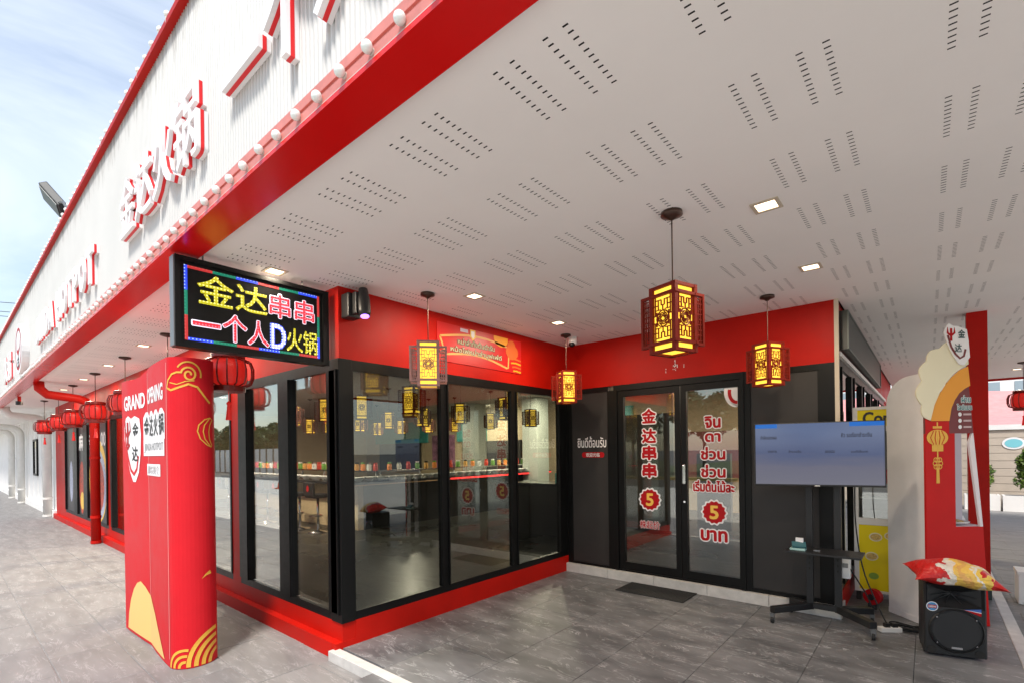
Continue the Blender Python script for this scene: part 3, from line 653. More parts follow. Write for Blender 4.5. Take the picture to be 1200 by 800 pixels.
# ------------------------------------------------------------------ red drum lanterns along the walkway
SILK = mat('red_silk', (.50, .012, .010), .45, emit=.12, ecol=(1, .03, .02)); REDW = mat('red_lacquer', (.20, .012, .008), .35, var=.1); BRASS = mat('brass_band', (.5, .3, .12), .35, .5)
def drum_lantern(x, y, z, label):
    t = thing('red_lantern', (x, y, H), label, 'lantern', 'red lanterns along the walkway')
    build('ceiling_plate', MB().lathe((x, y, H), [(.07, 0), (.07, -.02), (.02, -.035)], 14), BRONZE, t)
    build('cord', MB().tube([(x, y, H - .03), (x, y, z + .17)], .005, 6), BRONZE, t)
    build('shade', MB().lathe((x, y, z), [(.09, -.12), (.135, -.10), (.15, -.05), (.15, .05), (.135, .10), (.09, .12)], 20), SILK, t, smooth=True)
    build('collar', MB().lathe((x, y, z), [(.125, .12), (.135, .13), (.135, .165), (.12, .17)], 20), REDW, t); build('collar', MB().lathe((x, y, z), [(.12, -.17), (.135, -.165), (.135, -.125), (.125, -.12)], 20), REDW, t)
    rb = MB()
    for k in range(16):
        a = 2 * math.pi * k / 16; pts = [(.115, .125), (.18, .10), (.20, .04), (.20, -.04), (.18, -.10), (.115, -.125)]
        rb.tube([(x + r * math.cos(a), y + r * math.sin(a), z + q) for r, q in pts], .007, 5, False)
    build('ribs', rb, REDW, t)
    build('tassel', MB().tube([(x, y, z - .17), (x, y, z - .25), (x, y, z - .27), (x, y, z - .29), (x, y, z - .42)], [.003, .003, .022, .014, .028], 8), SILK, t)
    return t
d0_ = drum_lantern(-4.76, 1.70, 2.33, 'nearest red drum lantern, hanging just below the light emitting sign')
for x, lb in ((-6.552, 'second red drum lantern, behind the grand opening standee'), (-8.475, 'third red drum lantern, at the left edge of the standee'), (-10.445, 'fourth red drum lantern, in front of the red drain pipe'),
              (-12.462, 'fifth red drum lantern, just left of the red drain pipe'), (-14.169, 'sixth red drum lantern, second from the far end'), (-16.289, 'farthest red drum lantern of the walkway row')):
    o = copy_tree(d0_); o.location = (x, 1.71, H); o['label'] = lb; o.rotation_euler.z = random.random()
o = copy_tree(d0_); o.location = (1.229, 11.858, H); o['label'] = 'red lantern cut by the right edge of the photo'; o['group'] = 'red lanterns along the walkway'
# ------------------------------------------------------------------ light emitting sign
SX = -3.735
LS = thing('led_sign', (SX - .04, 1.55, 2.32), 'black light emitting sign with coloured characters beside the corner', 'sign')
build('case', MB().box((SX - .09, 1.02, 2.315), (SX - .012, 2.095, 2.915)), FRAME, LS, bevel=.006)
f = MB(); f.box((SX - .012, 1.02, 2.315), (SX + .004, 1.05, 2.915)); f.box((SX - .012, 2.045, 2.315), (SX + .004, 2.095, 2.915)); f.box((SX - .012, 1.05, 2.315), (SX + .004, 2.045, 2.34)); f.box((SX - .012, 1.05, 2.885), (SX + .004, 2.045, 2.915)); build('frame', f, FRAME, LS)
build('side_plate', MB().box((SX - .085, 1.012, 2.32), (SX - .005, 1.0195, 2.91)), GREYM, LS)
for y in (1.2, 1.9): build('hanger', MB().tube([(SX - .05, y, 2.915), (SX - .05, y, H)], .006, 6), GREYM, LS)
fL = frameB(SX - .012, 0, 0)
def dotted(name, col, s, dot, pitch=.011, dcol=None):
    """LED strokes: lit ground with rows of brighter points"""
    m = bpy.data.materials.new(name); m.use_nodes = True; t = m.node_tree; b = t.nodes['Principled BSDF']
    g_ = t.nodes.new('ShaderNodeNewGeometry'); v = t.nodes.new('ShaderNodeTexVoronoi'); v.inputs['Scale'].default_value = 1 / pitch; v.inputs['Randomness'].default_value = .0
    t.links.new(g_.outputs['Position'], v.inputs['Vector']); mr = t.nodes.new('ShaderNodeMapRange'); mr.inputs[1].default_value = .18; mr.inputs[2].default_value = .32; mr.inputs[3].default_value = 1; mr.inputs[4].default_value = 0
    t.links.new(v.outputs['Distance'], mr.inputs[0]); x = t.nodes.new('ShaderNodeMixRGB'); x.inputs[1].default_value = (*[c * s for c in col], 1); x.inputs[2].default_value = (*[c * dot for c in (dcol or col)], 1)
    t.links.new(mr.outputs[0], x.inputs[0]); t.links.new(x.outputs[0], b.inputs['Emission Color']); b.inputs['Emission Strength'].default_value = 1; b.inputs['Base Color'].default_value = (*[c * .3 for c in col], 1)
    MATS[name] = m; return m
LY = dotted('led_yellow', (.70, .62, .0), 0.302, 0.612, .022, (1, .95, .3)); LR = dotted('led_red', (.75, .01, .03), 0.432, 0.720, .02, (1, .2, .25)); LW = emis('led_white', (.75, .72, .85), .28); LWD = dotted('led_letter', (.5, .5, .8), 0.504, 0.864, .022, (1, 1, 1))
LB = dotted('led_blue', (.02, .06, .85), 0.504, 0.936, .022, (.6, .8, 1)); LG = dotted('led_green', (.0, .22, .13), 0.324, 0.432, .022, (.1, .5, .3)); LRD = dotted('led_border_red', (.55, .03, .03), 0.360, 0.432, .022, (.8, .2, .15))
u0, u1, w0, w1 = 1.075, 2.02, 2.365, 2.862; bw = .019
def strip(n, m, a, b, c, d): shape(n, [(a, c), (b, c), (b, d), (a, d)], fL, m, LS, .002)
def run(n, seq, horiz, fixed, a, b):
    k = len(seq); st = (b - a) / k
    for i, m in enumerate(seq):
        p, q = a + i * st, a + (i + 1) * st
        if horiz: strip(n, m, p, q, fixed, fixed + bw)
        else: strip(n, m, fixed, fixed + bw, p, q)
run('border_light', [LRD, LG, LB, LRD, LG, LB], True, w1 - bw, u0 + bw, u1 - bw); run('border_light', [LB, LG, LRD, LB, LG, LRD], True, w0, u0 + bw, u1 - bw)
run('border_light', [LRD, LG, LB], False, u0, w0, w1); run('border_light', [LB, LG, LRD], False, u1 - bw, w0, w1)
for ch, u, v, ww, hh, m, ou in (('金', 1.265, 2.725, .225, .20, LY, None), ('达', 1.50, 2.72, .215, .19, LY, None), ('串', 1.705, 2.715, .155, .175, LR, LW), ('串', 1.895, 2.71, .155, .175, LR, LW),
                                ('一', 1.205, 2.485, .17, .028, LR, LW), ('个', 1.385, 2.49, .155, .185, LR, LW), ('人', 1.545, 2.485, .145, .175, LR, LW), ('D', 1.69, 2.485, .105, .175, LWD, LB), ('火', 1.815, 2.48, .125, .175, LY, None), ('锅', 1.94, 2.475, .115, .175, LY, None)):
    label_text(ch, fL, u, v, ww, hh, m, LS, .014 if ch != '一' else 0, ou, .03, eps=.003, name='character')

# ------------------------------------------------------------------ grand opening standee
ST = thing('grand_opening_standee', (-5.0, 1.3, PZ), 'tall red grand opening standee with rounded end on the walkway', 'standee')
SRED = mat('standee_red', (.58, .010, .018), .5, var=.05, vscale=4, rvar=.06, spec=.2)
pl = []
for i in range(13):
    t = i / 12; pl.append((-5.97 + .75 * t, 1.185 + .03 * (t ** 1.6)))
for i in range(1, 13):
    t = i / 12; pl.append((-5.22 + .66 * t, 1.215 - .037 * (1 - (1 - t) ** 1.7)))
nflat = len(pl)
for i in range(1, 19):
    a = math.pi * i / 18; pl.append((-4.56 + .155 * math.sin(a), 1.178 + .165 * (1 - math.cos(a))))
for x in (-4.8, -5.1, -5.4, -5.7, -5.97): pl.append((x, 1.508 if x > -5.95 else 1.45))
cum = [0.]
for a, b in zip(pl, pl[1:]): cum.append(cum[-1] + math.hypot(b[0] - a[0], b[1] - a[1]))
def taper(x, y, z):
    k = 1 - .16 * max(0, z) / 2.4 if x > -4.56 else 1
    return (-4.56 + (x + 4.56) * k, y, z) if x > -4.56 else (x - .05 * z / 2.4 * max(0, (-4.56 - x) / 1.4), y, z)
def SP(s_, z, e):
    s_ = min(max(s_, 0), cum[-1] - 1e-5); i = max(k for k in range(len(cum)) if cum[k] <= s_); i = min(i, len(pl) - 2); t = (s_ - cum[i]) / (cum[i + 1] - cum[i])
    a, b = pl[i], pl[i + 1]; dx, dy = b[0] - a[0], b[1] - a[1]; l = math.hypot(dx, dy)
    p = taper(a[0] + dx * t, a[1] + dy * t, z); return V3((p[0] + dy / l * e, p[1] - dx / l * e, p[2]))
ZT = 2.37
m_ = MB(); n = len(pl)
zs = [PZ + .004, .2, .6, 1.0, 1.4, 1.8, 2.1, ZT]
def ztop(i): return ZT - (.06 * math.exp(-((pl[i][0] + 5.45) / .18) ** 2) + (.05 if pl[i][0] < -5.45 else 0) if i < nflat else 0)
for k, z in enumerate(zs):
    for i, (x, y) in enumerate(pl): m_.v.append(taper(x, y, z if k < len(zs) - 1 else ztop(i)))
for k in range(len(zs) - 1):
    for i in range(n): j = (i + 1) % n; m_.f.append((k * n + i, k * n + j, (k + 1) * n + j, (k + 1) * n + i))
m_.f.append(tuple(range(n))); m_.f.append(tuple((len(zs) - 1) * n + i for i in range(n)))
bo = build('board', m_, SRED, ST)
bo.data.materials.append(mat('standee_back', (.05, .04, .04), .8))
for p_ in bo.data.polygons:
    if p_.normal.y > .93: p_.material_index = 1
SEAM = mat('seam_pink', (.75, .35, .33), .5)
for s_ in (cum[12], cum[nflat - 1]):
    flat('seam', [SP(s_ - .004, 0, .002), SP(s_ + .004, 0, .002), SP(s_ + .004, ZT - .04, .002), SP(s_ - .004, ZT - .04, .002)], [(0, 1, 2, 3)], SEAM, ST)
def on_st(nm, t, s_, z, m, e):
    vs_, fs_ = t; flat(nm, [SP(s_ + p[0], z + p[1], e) for p in vs_], fs_, m, ST)
def st_shape(nm, pts, m, e, dens=.02):
    # subdivide the outline's area into thin vertical strips so that it follows the curve
    bm = bmesh.new(); f = bm.faces.new([bm.verts.new((a, b, 0)) for a, b in pts]); xs = [p[0] for p in pts]; x = min(xs) + dens
    while x < max(xs):
        bmesh.ops.bisect_plane(bm, geom=list(bm.verts) + list(bm.edges) + list(bm.faces), plane_co=(x, 0, 0), plane_no=(1, 0, 0)); x += dens
    bm.verts.ensure_lookup_table(); bm.verts.index_update()
    flat(nm, [SP(v.co.x, v.co.y, e) for v in bm.verts], [tuple(v.index for v in f_.verts) for f_ in bm.faces], m, ST); bm.free()
def st_band(nm, pts, wd, m, e):
    L_, R_ = band(pts, wd); k = len(pts); flat(nm, [SP(a, b, e) for a, b in L_ + R_], [(i, i + 1, k + i + 1, k + i) for i in range(k - 1)], m, ST)
S0 = -5.97
on_st('lettering', fit('GRAND', .60, .14, .035), .39, 2.10, PRW, .003); on_st('lettering', fit('OPENING', .58, .14, .035), 1.03, 2.12, PRW, .003)
# emblem: horned head in a long drop, with the name beside it
drop = [(.06, 1.86), (.12, 1.96), (.2, 1.98), (.3, 1.95), (.42, 1.97), (.56, 1.94), (.6, 1.8), (.58, 1.62), (.52, 1.45), (.42, 1.36), (.34, 1.36), (.24, 1.45), (.14, 1.62), (.06, 1.76)]
drop = [(.33 + (a - .33) * .9, b) for a, b in drop]; st_shape('emblem', drop, PRW, .003)
st_band('emblem', [(.12, 1.86), (.13, 1.74), (.19, 1.6), (.28, 1.47), (.37, 1.43), (.45, 1.48), (.5, 1.6)], .035, SRED, .005)
st_band('emblem', [(.13, 1.93), (.12, 1.83), (.2, 1.78), (.28, 1.84), (.27, 1.93)], [.01, .03, .045, .03, .01], PRR, .006)
st_band('emblem', [(.2, 1.92), (.2, 1.7)], .05, PRR, .006); st_band('emblem', [(.15, 1.71), (.2, 1.67), (.26, 1.71)], .03, PRR, .006)
on_st('lettering', fit('金', .17, .14, .02), .43, 1.84, PRB, .006); on_st('lettering', fit('达', .17, .14, .02), .41, 1.62, PRB, .006)
for i, ch in enumerate('金达火锅'):
    s_ = .735 + i * .178; st_shape('lettering_ground', [(s_ - .094, 1.735), (s_ + .094, 1.735), (s_ + .094, 1.94), (s_ + .03, 1.985), (s_ - .03, 1.985), (s_ - .094, 1.94)], PRW, .003); on_st('lettering', fit(ch, .15, .18, .02), s_, 1.855, PRB, .006)
st_shape('lettering_ground', [(.64, 1.60), (1.35, 1.60), (1.35, 1.735), (.64, 1.735)], PRW, .0035); on_st('lettering', fit('JINDA HOTPOT', .66, .085, .01), .995, 1.668, mat('print_grey_text', (.3, .3, .3), .5), .006)
st_shape('lettering_ground', [(.72, 1.43), (1.22, 1.43), (1.22, 1.53), (.72, 1.53)], PRW, .003); on_st('lettering', fit('廊坊美食', .46, .075, .015), .97, 1.48, mat('print_pale_grey', (.45, .42, .42), .5), .005)
SAND = mat('print_sand', (.80, .52, .17), .5)
arch = [(.10, PZ + .03), (.13, .1), (.2, .24), (.3, .36), (.4, .43), (.5, .46), (.62, .43), (.78, .36), (.94, .26), (1.1, .12), (1.27, PZ + .03)]
st_shape('printed_arch', arch, SAND, .003)
SE = cum[nflat - 1]
# cloud scroll, half lantern and wave bands on the rounded end
GOLD = mat('print_gold', (.72, .40, .05), .45)
def sc(cx, cz, r0, r1, a0, a1, n=14): return [(cx + (r0 + (r1 - r0) * i / n) * math.cos(a0 + (a1 - a0) * i / n), cz + (r0 + (r1 - r0) * i / n) * math.sin(a0 + (a1 - a0) * i / n) * 1.15) for i in range(n + 1)]
st_band('printed_cloud', [(.02 + SE, 2.13), (SE + .04, 2.19), (SE + .08, 2.235), (SE + .12, 2.25), (SE + .16, 2.25)], .014, GOLD, .004)
st_band('printed_cloud', sc(SE + .205, 2.235, .055, .012, 2.9, -6.5, 26), .014, GOLD, .004)
st_band('printed_cloud', [(SE + .02, 2.13), (SE + .07, 2.11), (SE + .13, 2.13), (SE + .2, 2.16), (SE + .26, 2.14), (SE + .32, 2.06), (SE + .36, 2.02)], .016, GOLD, .004)
st_band('printed_cloud', [(SE + .06, 2.17), (SE + .12, 2.155), (SE + .18, 2.18), (SE + .24, 2.19)], .008, GOLD, .004)
st_band('printed_cloud', sc(SE + .205, 2.235, .09, .08, 2.6, -.2, 14), .012, GOLD, .004)
for k in (0, .035, .075):
    st_band('printed_lantern', [(SE + .36, 1.90), (SE + .31 + k, 1.885), (SE + .265 + k * 1.2, 1.84), (SE + .255 + k * 1.2, 1.79), (SE + .275 + k, 1.73), (SE + .33 + k * .6, 1.68), (SE + .37, 1.665)], .009, GOLD, .004)
for r in (.08, .13, .18, .23):
    st_band('printed_wave', sc(SE + .40, PZ + .01, r, r, 3.13, 1.6, 14), .03, GOLD, .004)
for r in (.04, .08, .12):
    st_band('printed_wave', sc(SE + .145, PZ + .01, r, r, 3.13, 1.35, 12), .02, GOLD, .0035)
st_band('printed_leaf', [(SE + .27, .62), (SE + .30, .645), (SE + .34, .66)], [.002, .014, .03], GOLD, .004)

# ------------------------------------------------------------------ banner on the frieze
BN = thing('wall_banner', (XB, 3.85, 2.5), 'red printed banner with gold frame on the red frieze', 'banner')
BR = mat('banner_red', (.56, .012, .012), .4); build('sheet', MB().box((XB + .002, 3.205, 2.505), (XB + .008, 4.51, 2.885)), BR, BN)
fB = frameB(XB + .008, 0, 0); GB = mat('banner_gold', (.72, .36, .10), .45)
fpts = [(3.24 + 1.05 * t, 2.745 + .06 * math.sin(math.pi * t) + .03 * t) for t in [i / 16 for i in range(17)]] + [(4.27, 2.55)] + [(3.31 + .93 * t, 2.575 + .06 * math.sin(math.pi * t) - .03 * t) for t in [i / 16 for i in range(16, -1, -1)]] + [(3.24, 2.745)]
band_shape('printed_frame', fpts, .022, fB, GB, BN, .002)
KH = mat('banner_text', (.62, .56, .34), .5)
label_text('หม่าล่าทั่งต้นตำรับ', fB, 3.76, 2.735, .56, .062, KH, BN, .012, PRB, .06, eps=.002); label_text('หม้อไฟหม่าล่าบุฟเฟ่ต์', fB, 3.77, 2.64, .78, .07, KH, BN, .02, PRB, .05, eps=.002)
shape('printed_shield', [(3.66, 2.88), (3.66, 2.80), (3.70, 2.765), (3.74, 2.80), (3.74, 2.88)], fB, YEL, BN, .003); shape('printed_shield', [(3.675, 2.865), (3.675, 2.81), (3.70, 2.785), (3.725, 2.81), (3.725, 2.865)], fB, PRW, BN, .004)
shape('printed_mark', [(3.52, 2.835), (3.63, 2.835), (3.63, 2.87), (3.52, 2.87)], fB, mat('print_lilac', (.6, .5, .6), .5), BN, .002)
shape('printed_moon', ring(4.15, 2.86, .12, .09, 14, math.pi, 2 * math.pi) + [(4.27, 2.883), (4.03, 2.883)], fB, ORANGE, BN, .002)
shape('printed_cloud', ring(4.34, 2.74, .11, .085, 16), fB, mat('print_deep_orange', (.62, .12, .02), .5), BN, .003); shape('printed_cloud', ring(4.33, 2.81, .07, .06, 14), fB, mat('print_deep_orange', (.62, .12, .02), .5), BN, .0034)
for k in range(4): band_shape('printed_wave', [(4.30 + .02 * k, 2.66 - .045 * k), (4.4, 2.665 - .045 * k), (4.50, 2.655 - .045 * k)], .02, fB, ORANGE if k % 2 else mat('print_deep_orange', (.62, .12, .02), .5), BN, .0025)

# ------------------------------------------------------------------ channel letters on the fascia
CHL = mat('channel_letter', (.84, .83, .83), .4); STR = mat('channel_stripe', (.72, .015, .02), .4)
fF_ = frameA(0, .955, 0)
def channel(ch, par, u, v, w_, h_, bold):
    # three layers: white body, red stripe set 4 mm proud, white front
    for dep, y0, mm, b_, nm in ((.013, .03, CHL, bold, 'letter'), (.009, .0125, STR, bold + .004, 'stripe'), (.013, -.005, CHL, bold, 'face')):
        vs_, fs_, (a, b, c, d) = text2d(ch, 1, bold); kx, ky = w_ / (b - a), h_ / (d - c); mx_, my = (a + b) / 2, (c + d) / 2
        vs_, fs_, _ = text2d(ch, 1, b_, 1, 1.)
        vv = [V3((u + (p[0] - mx_) * kx, .985 + y0 - p[2] * dep, v + (p[1] - my) * ky)) for p in vs_]
        if nm == 'letter': L0 = flat('letter', vv, fs_, mm, par)
        else: flat(nm, vv, fs_, mm, L0)
S1 = thing('fascia_sign', (-4.0, 1.0, 3.3), 'big raised white Chinese letters with red stripe above the sign', 'sign', 'raised letter signs on the fascia')
for i, ch in enumerate('金达火锅'): channel(ch, S1, -4.70 + i * .455, 3.53, .42, .43, .006)
S2 = thing('fascia_sign', (-1.5, 1.0, 3.3), 'raised white Chinese letters cut by the top edge of the photo', 'sign', 'raised letter signs on the fascia')
for i, ch in enumerate('一个人火锅'): channel(ch, S2, -2.53 + i * .47, 3.5 if i else 3.49, .44, .43 if i else .06, .006 if i else .0)
S3 = thing('fascia_sign', (-8, 1.0, 3.25), 'raised white letters reading JINDA HOTPOT on the white cladding', 'sign', 'raised letter signs on the fascia')
u = -10.05
for ch in 'JINDA HOTPOT':
    if ch == ' ': u += .28; continue
    ww = .12 if ch == 'I' else .29; channel(ch, S3, u + ww / 2, 3.43, ww, .35, .035); u += ww + .075
S4 = thing('fascia_emblem', (-11.9, 1.0, 3.05), 'oval raised emblem with horned head at the left of the lettering', 'sign')
build('plate', MB().prism(ring(-11.85, 3.45, .52, .42, 28), frameA(0, .93, 0), .1), CHL, S4); fe = frameA(0, .93, 0)
band_shape('printed_ring', [(-11.85 + .42 * math.cos(a), 3.45 + .33 * math.sin(a)) for a in [i * math.pi / 16 for i in range(33)]], .05, fe, PRR, S4, .003)
band_shape('printed_horns', [(-12.1, 3.62), (-12.05, 3.45), (-11.85, 3.38), (-11.65, 3.45), (-11.6, 3.62)], [.01, .06, .09, .06, .01], fe, PRR, S4, .004); label_text('金', fe, -11.85, 3.25, .25, .2, PRB, S4, .02, eps=.003)
S5 = thing('fascia_sign', (-14.5, 1.0, 3.25), 'farthest raised white letters at the left edge of the fascia', 'sign', 'raised letter signs on the fascia')
for i, ch in enumerate('火锅'): channel(ch, S5, -14.9 + i * .75, 3.45, .6, .55, .006)

# ------------------------------------------------------------------ bulb strings
BULB = mat('bulb_glass', (.80, .84, .80), .25); BSK = mat('bulb_socket', (.55, .50, .45), .5)
def bulbs(y, z, x0, x1, label, up):
    t = thing('bulb_string', (x0, y, z), label, 'light string')
    build('cable', MB().tube([(x0, y + .02, z - (.045 if up else .03)), (x1, y + .02, z - (.045 if up else .03))], .003, 5), BSK, t)
    a = build('bulb', MB().lathe((x0, y, z), [(.004, -.021), (.0115, -.0186), (.0185, -.0105), (.021, 0), (.0185, .0105), (.0115, .0182), (.004, .021)], 12), BULB, t, smooth=True)
    s_ = build('socket', MB().tube([(x0, y, z - .06), (x0, y, z - .022)] if up else [(x0, y + .05, z - .012), (x0, y + .018, z - .005)], .013, 8), BSK, a)
    k = 1
    while x0 - .175 * k > x1:
        b = a.copy(); COL.objects.link(b); b.location = (-.175 * k, random.uniform(-.004, .004), random.uniform(-.005, .005)); c = s_.copy(); COL.objects.link(c); c.parent = b; k += 1
bulbs(.97, 2.99, 1.0, -26, 'row of white globe bulbs along the lower red edge of the fascia', False)
bulbs(1.0, 4.45, 1.0, -26, 'row of white globe bulbs along the roof edge', True)
# floodlight on the roof edge
FLD = thing('floodlight', (-7.75, 1.02, 4.42), 'grey floodlight on an arm above the roof edge', 'floodlight')
build('arm', MB().tube([(-7.55, 1.03, 4.41), (-7.75, 1.0, 4.60), (-8.05, .98, 4.68)], .014, 8), GREYM, FLD)
nn = V3((-.05, -.8, -.5)).normalized(); a2 = V3((.35, .1, -.75)).normalized(); ax = a2.cross(nn).normalized(); a2 = nn.cross(ax).normalized(); fc_ = V3((-8.1, .97, 4.72))
build('housing', MB().obox(fc_, ax, a2, nn, .125, .175, .045), mat('flood_body', (.03, .032, .032), .5), FLD, bevel=.012)
build('lens', MB().obox(fc_ + nn * .052, ax, a2, nn, .105, .15, .004), mat('flood_lens', (.08, .095, .095), .4), FLD)
WR = thing('overhead_wire', (-30, 12, 8), 'dark overhead wires crossing the sky at the left', 'wire')
for z in (0, -.28, -.42): build('wire', MB().tube([(-60, -4, 13.9 + z * 2.2), (-38, 8, 10.6 + z * 2.2), (-20, 18, 9.2 + z * 2)], .02, 5), RUBBER, WR)

# ------------------------------------------------------------------ moving head light and camera at the ceiling
MH = thing('moving_head_light', (-3.6, 2.250, 2.9), 'black moving head stage light under the ceiling at the corner', 'stage light')
build('base', MB().box((-3.672, 2.170, 2.70), (-3.56, 2.282, 2.90)), BLACKP, MH, bevel=.012)
build('yoke', MB().box((-3.56, 2.202, 2.72), (-3.50, 2.238, 2.90)), BLACKP, MH, bevel=.01); build('yoke', MB().box((-3.60, 2.290, 2.74), (-3.52, 2.322, 2.92)), BLACKP, MH, bevel=.01)
hd = V3((.25, -.1, -1)).normalized(); build('head', MB().tube([V3((-3.50, 2.270, 2.93)), V3((-3.50, 2.270, 2.90)) + hd * .06, V3((-3.50, 2.270, 2.90)) + hd * .17, V3((-3.50, 2.270, 2.90)) + hd * .21], [.035, .05, .05, .042], 14), BLACKP, MH, smooth=True)
build('lens', MB().tube([V3((-3.50, 2.270, 2.90)) + hd * .211, V3((-3.50, 2.270, 2.90)) + hd * .216], .034, 14), emis('violet_lens', (.35, .15, 1.0), 1.6), MH)
build('cable', MB().tube([(-3.62, 2.362, 2.93), (-3.62, 2.386, 2.85), (-3.63, 2.338, 2.80), (-3.64, 2.282, 2.79)], .006, 6), RUBBER, MH); build('bracket', MB().tube([(-3.62, 2.362, 2.90), (-3.62, 2.362, H)], .012, 8), BLACKP, MH)
SCM = thing('security_camera', (-3.30, 5.05, H), 'white dome security camera on the ceiling at the inner corner', 'camera')
build('housing', MB().lathe((-3.30, 5.05, H), [(.055, 0), (.058, -.05), (.052, -.085)], 18), WHITE, SCM, smooth=True); build('lens', MB().lathe((-3.295, 5.03, H - .085), [(.04, .012), (.038, -.015), (.02, -.033), (.005, -.036)], 14), mat('lens_black', (.01, .01, .01), .08), SCM, smooth=True)
# ------------------------------------------------------------------ dark hanging sign box on the side wall
HS = thing('box_sign', (XD + .1, 7.7, 2.55), 'dark green switched off box sign on the side wall', 'sign')
DG = mat('dark_green', (.022, .032, .028), .4, var=.2); build('case', MB().box((XD + .012, 5.66, 2.53), (XD + .075, 9.9, 2.90)), DG, HS); f = MB()
f.box((XD + .075, 5.66, 2.53), (XD + .085, 9.9, 2.545)); f.box((XD + .075, 5.66, 2.885), (XD + .085, 9.9, 2.90)); f.box((XD + .075, 5.66, 2.545), (XD + .085, 5.70, 2.885)); f.box((XD + .075, 9.85, 2.545), (XD + .085, 9.9, 2.885)); build('rim', f, mat('rim_green', (.07, .10, .085), .35), HS)
MT = thing('door_mat', (-2.33, 5.2, 0), 'black rubber door mat in front of the glass doors', 'mat')
build('sheet', MB().box((-2.73, 4.99, .001), (-1.95, 5.40, .010)), RUBBER, MT, bevel=.003)
mm_ = MB()
for k in range(30): mm_.box((-2.71 + k * .0255, 5.01, .010), (-2.697 + k * .0255, 5.38, .014))
stuff(build('ribbing', mm_, RUBBER, MT))
# ------------------------------------------------------------------ screen on a wheeled stand
TV = thing('screen_stand', (-.75, 5.2, 0), 'black wheeled stand with wide screen in front of the charcoal panel', 'screen stand')
tl, trr = V3((-1.245, 4.97, 0)), V3((-.272, 5.22, 0)); tu = (trr - tl); tw = tu.length; tu.normalize(); tn = V3((tu.y, -tu.x, 0))
fT = (tl, tu, V3((0, 0, 1)), tn)
scr = build('screen_case', MB().prism([(0, 1.245), (tw, 1.245), (tw, 1.82), (0, 1.82)], fT, .045), BLACKP, TV, bevel=.006)
def screen_mat():
    m = bpy.data.materials.new('screen_image'); m.use_nodes = True; t = m.node_tree; b = t.nodes['Principled BSDF']; K = t.links.new
    g_ = t.nodes.new('ShaderNodeNewGeometry'); s_ = t.nodes.new('ShaderNodeSeparateXYZ'); K(g_.outputs['Position'], s_.inputs[0])
    mr = t.nodes.new('ShaderNodeMapRange'); mr.inputs[1].default_value = 1.26; mr.inputs[2].default_value = 1.81; K(s_.outputs['Z'], mr.inputs[0])
    n = t.nodes.new('ShaderNodeTexNoise'); n.inputs['Scale'].default_value = 3; mpn = t.nodes.new('ShaderNodeMapping'); mpn.inputs['Scale'].default_value = (.6, .6, 4); K(g_.outputs['Position'], mpn.inputs[0]); K(mpn.outputs[0], n.inputs[0])
    ad = t.nodes.new('ShaderNodeMath'); ad.operation = 'MULTIPLY_ADD'; ad.inputs[1].default_value = .25; K(n.outputs[0], ad.inputs[0]); K(mr.outputs[0], ad.inputs[2])
    cr_ = t.nodes.new('ShaderNodeValToRGB'); e = cr_.color_ramp.elements; e[0].position = .1; e[0].color = (.19, .19, .245, 1); e[1].position = 1.05; e[1].color = (.13, .18, .33, 1)
    x = cr_.color_ramp.elements.new(.42); x.color = (.165, .165, .235, 1); x = cr_.color_ramp.elements.new(.62); x.color = (.085, .115, .235, 1)
    K(ad.outputs[0], cr_.inputs[0]); K(cr_.outputs[0], b.inputs['Emission Color']); b.inputs['Emission Strength'].default_value = .30; b.inputs['Base Color'].default_value = (.01, .01, .012, 1); b.inputs['Roughness'].default_value = .12
    return m
SM = screen_mat(); shape('display', [(.012, 1.262), (tw - .012, 1.262), (tw - .012, 1.812), (.012, 1.812)], fT, SM, scr, .002)
SBL = emis('screen_blue', (.0, .07, .30), .35)
shape('display_bar', [(.012, 1.775), (.19, 1.775), (.19, 1.812), (.012, 1.812)], fT, SBL, scr, .003); shape('display_bar', [(tw - .26, 1.775), (tw - .012, 1.775), (tw - .012, 1.812), (tw - .26, 1.812)], fT, SBL, scr, .003)
STX = mat('screen_text', (.004, .004, .01), .6)
for b_, u, v, w_, h_ in (('กำลังแสดงผล', .12, 1.69, .13, .035), ('คิว รอเรียกชำระเงิน', tw - .21, 1.70, .22, .04), ('รายการ', .15, 1.56, .07, .018), ('จำนวนเงิน', .33, 1.56, .10, .022), ('ยอดรวม', .60, 1.555, .07, .02), ('รวมทั้งสิ้นบาท', tw - .19, 1.555, .12, .022)):
    label_text(b_, fT, u, v, w_, h_, STX, scr, .012, eps=.003)
build('maker_mark', MB().prism([(tw / 2 - .02, 1.247), (tw / 2 + .02, 1.247), (tw / 2 + .02, 1.254), (tw / 2 - .02, 1.254)], (tl + tn * .004, tu, V3((0, 0, 1)), tn), .004), OFFW, scr)
UL, UR = V3((-.855, 5.28, 0)), V3((-.635, 5.29, 0))
for p in (UL, UR):
    build('upright', MB().box((p.x - .028, p.y - .02, .09), (p.x + .028, p.y + .02, 1.75)), BLACKP, TV, bevel=.004)
    hm = MB()
    for k in range(4): hm.box((p.x - .006, p.y - .0225, .46 + k * .05), (p.x + .006, p.y - .0205, .48 + k * .05))
    build('adjust_holes', hm, DARK, TV)
build('mount_bar', MB().box((-1.0, 5.22, 1.45), (-.5, 5.26, 1.52)), BLACKP, TV)
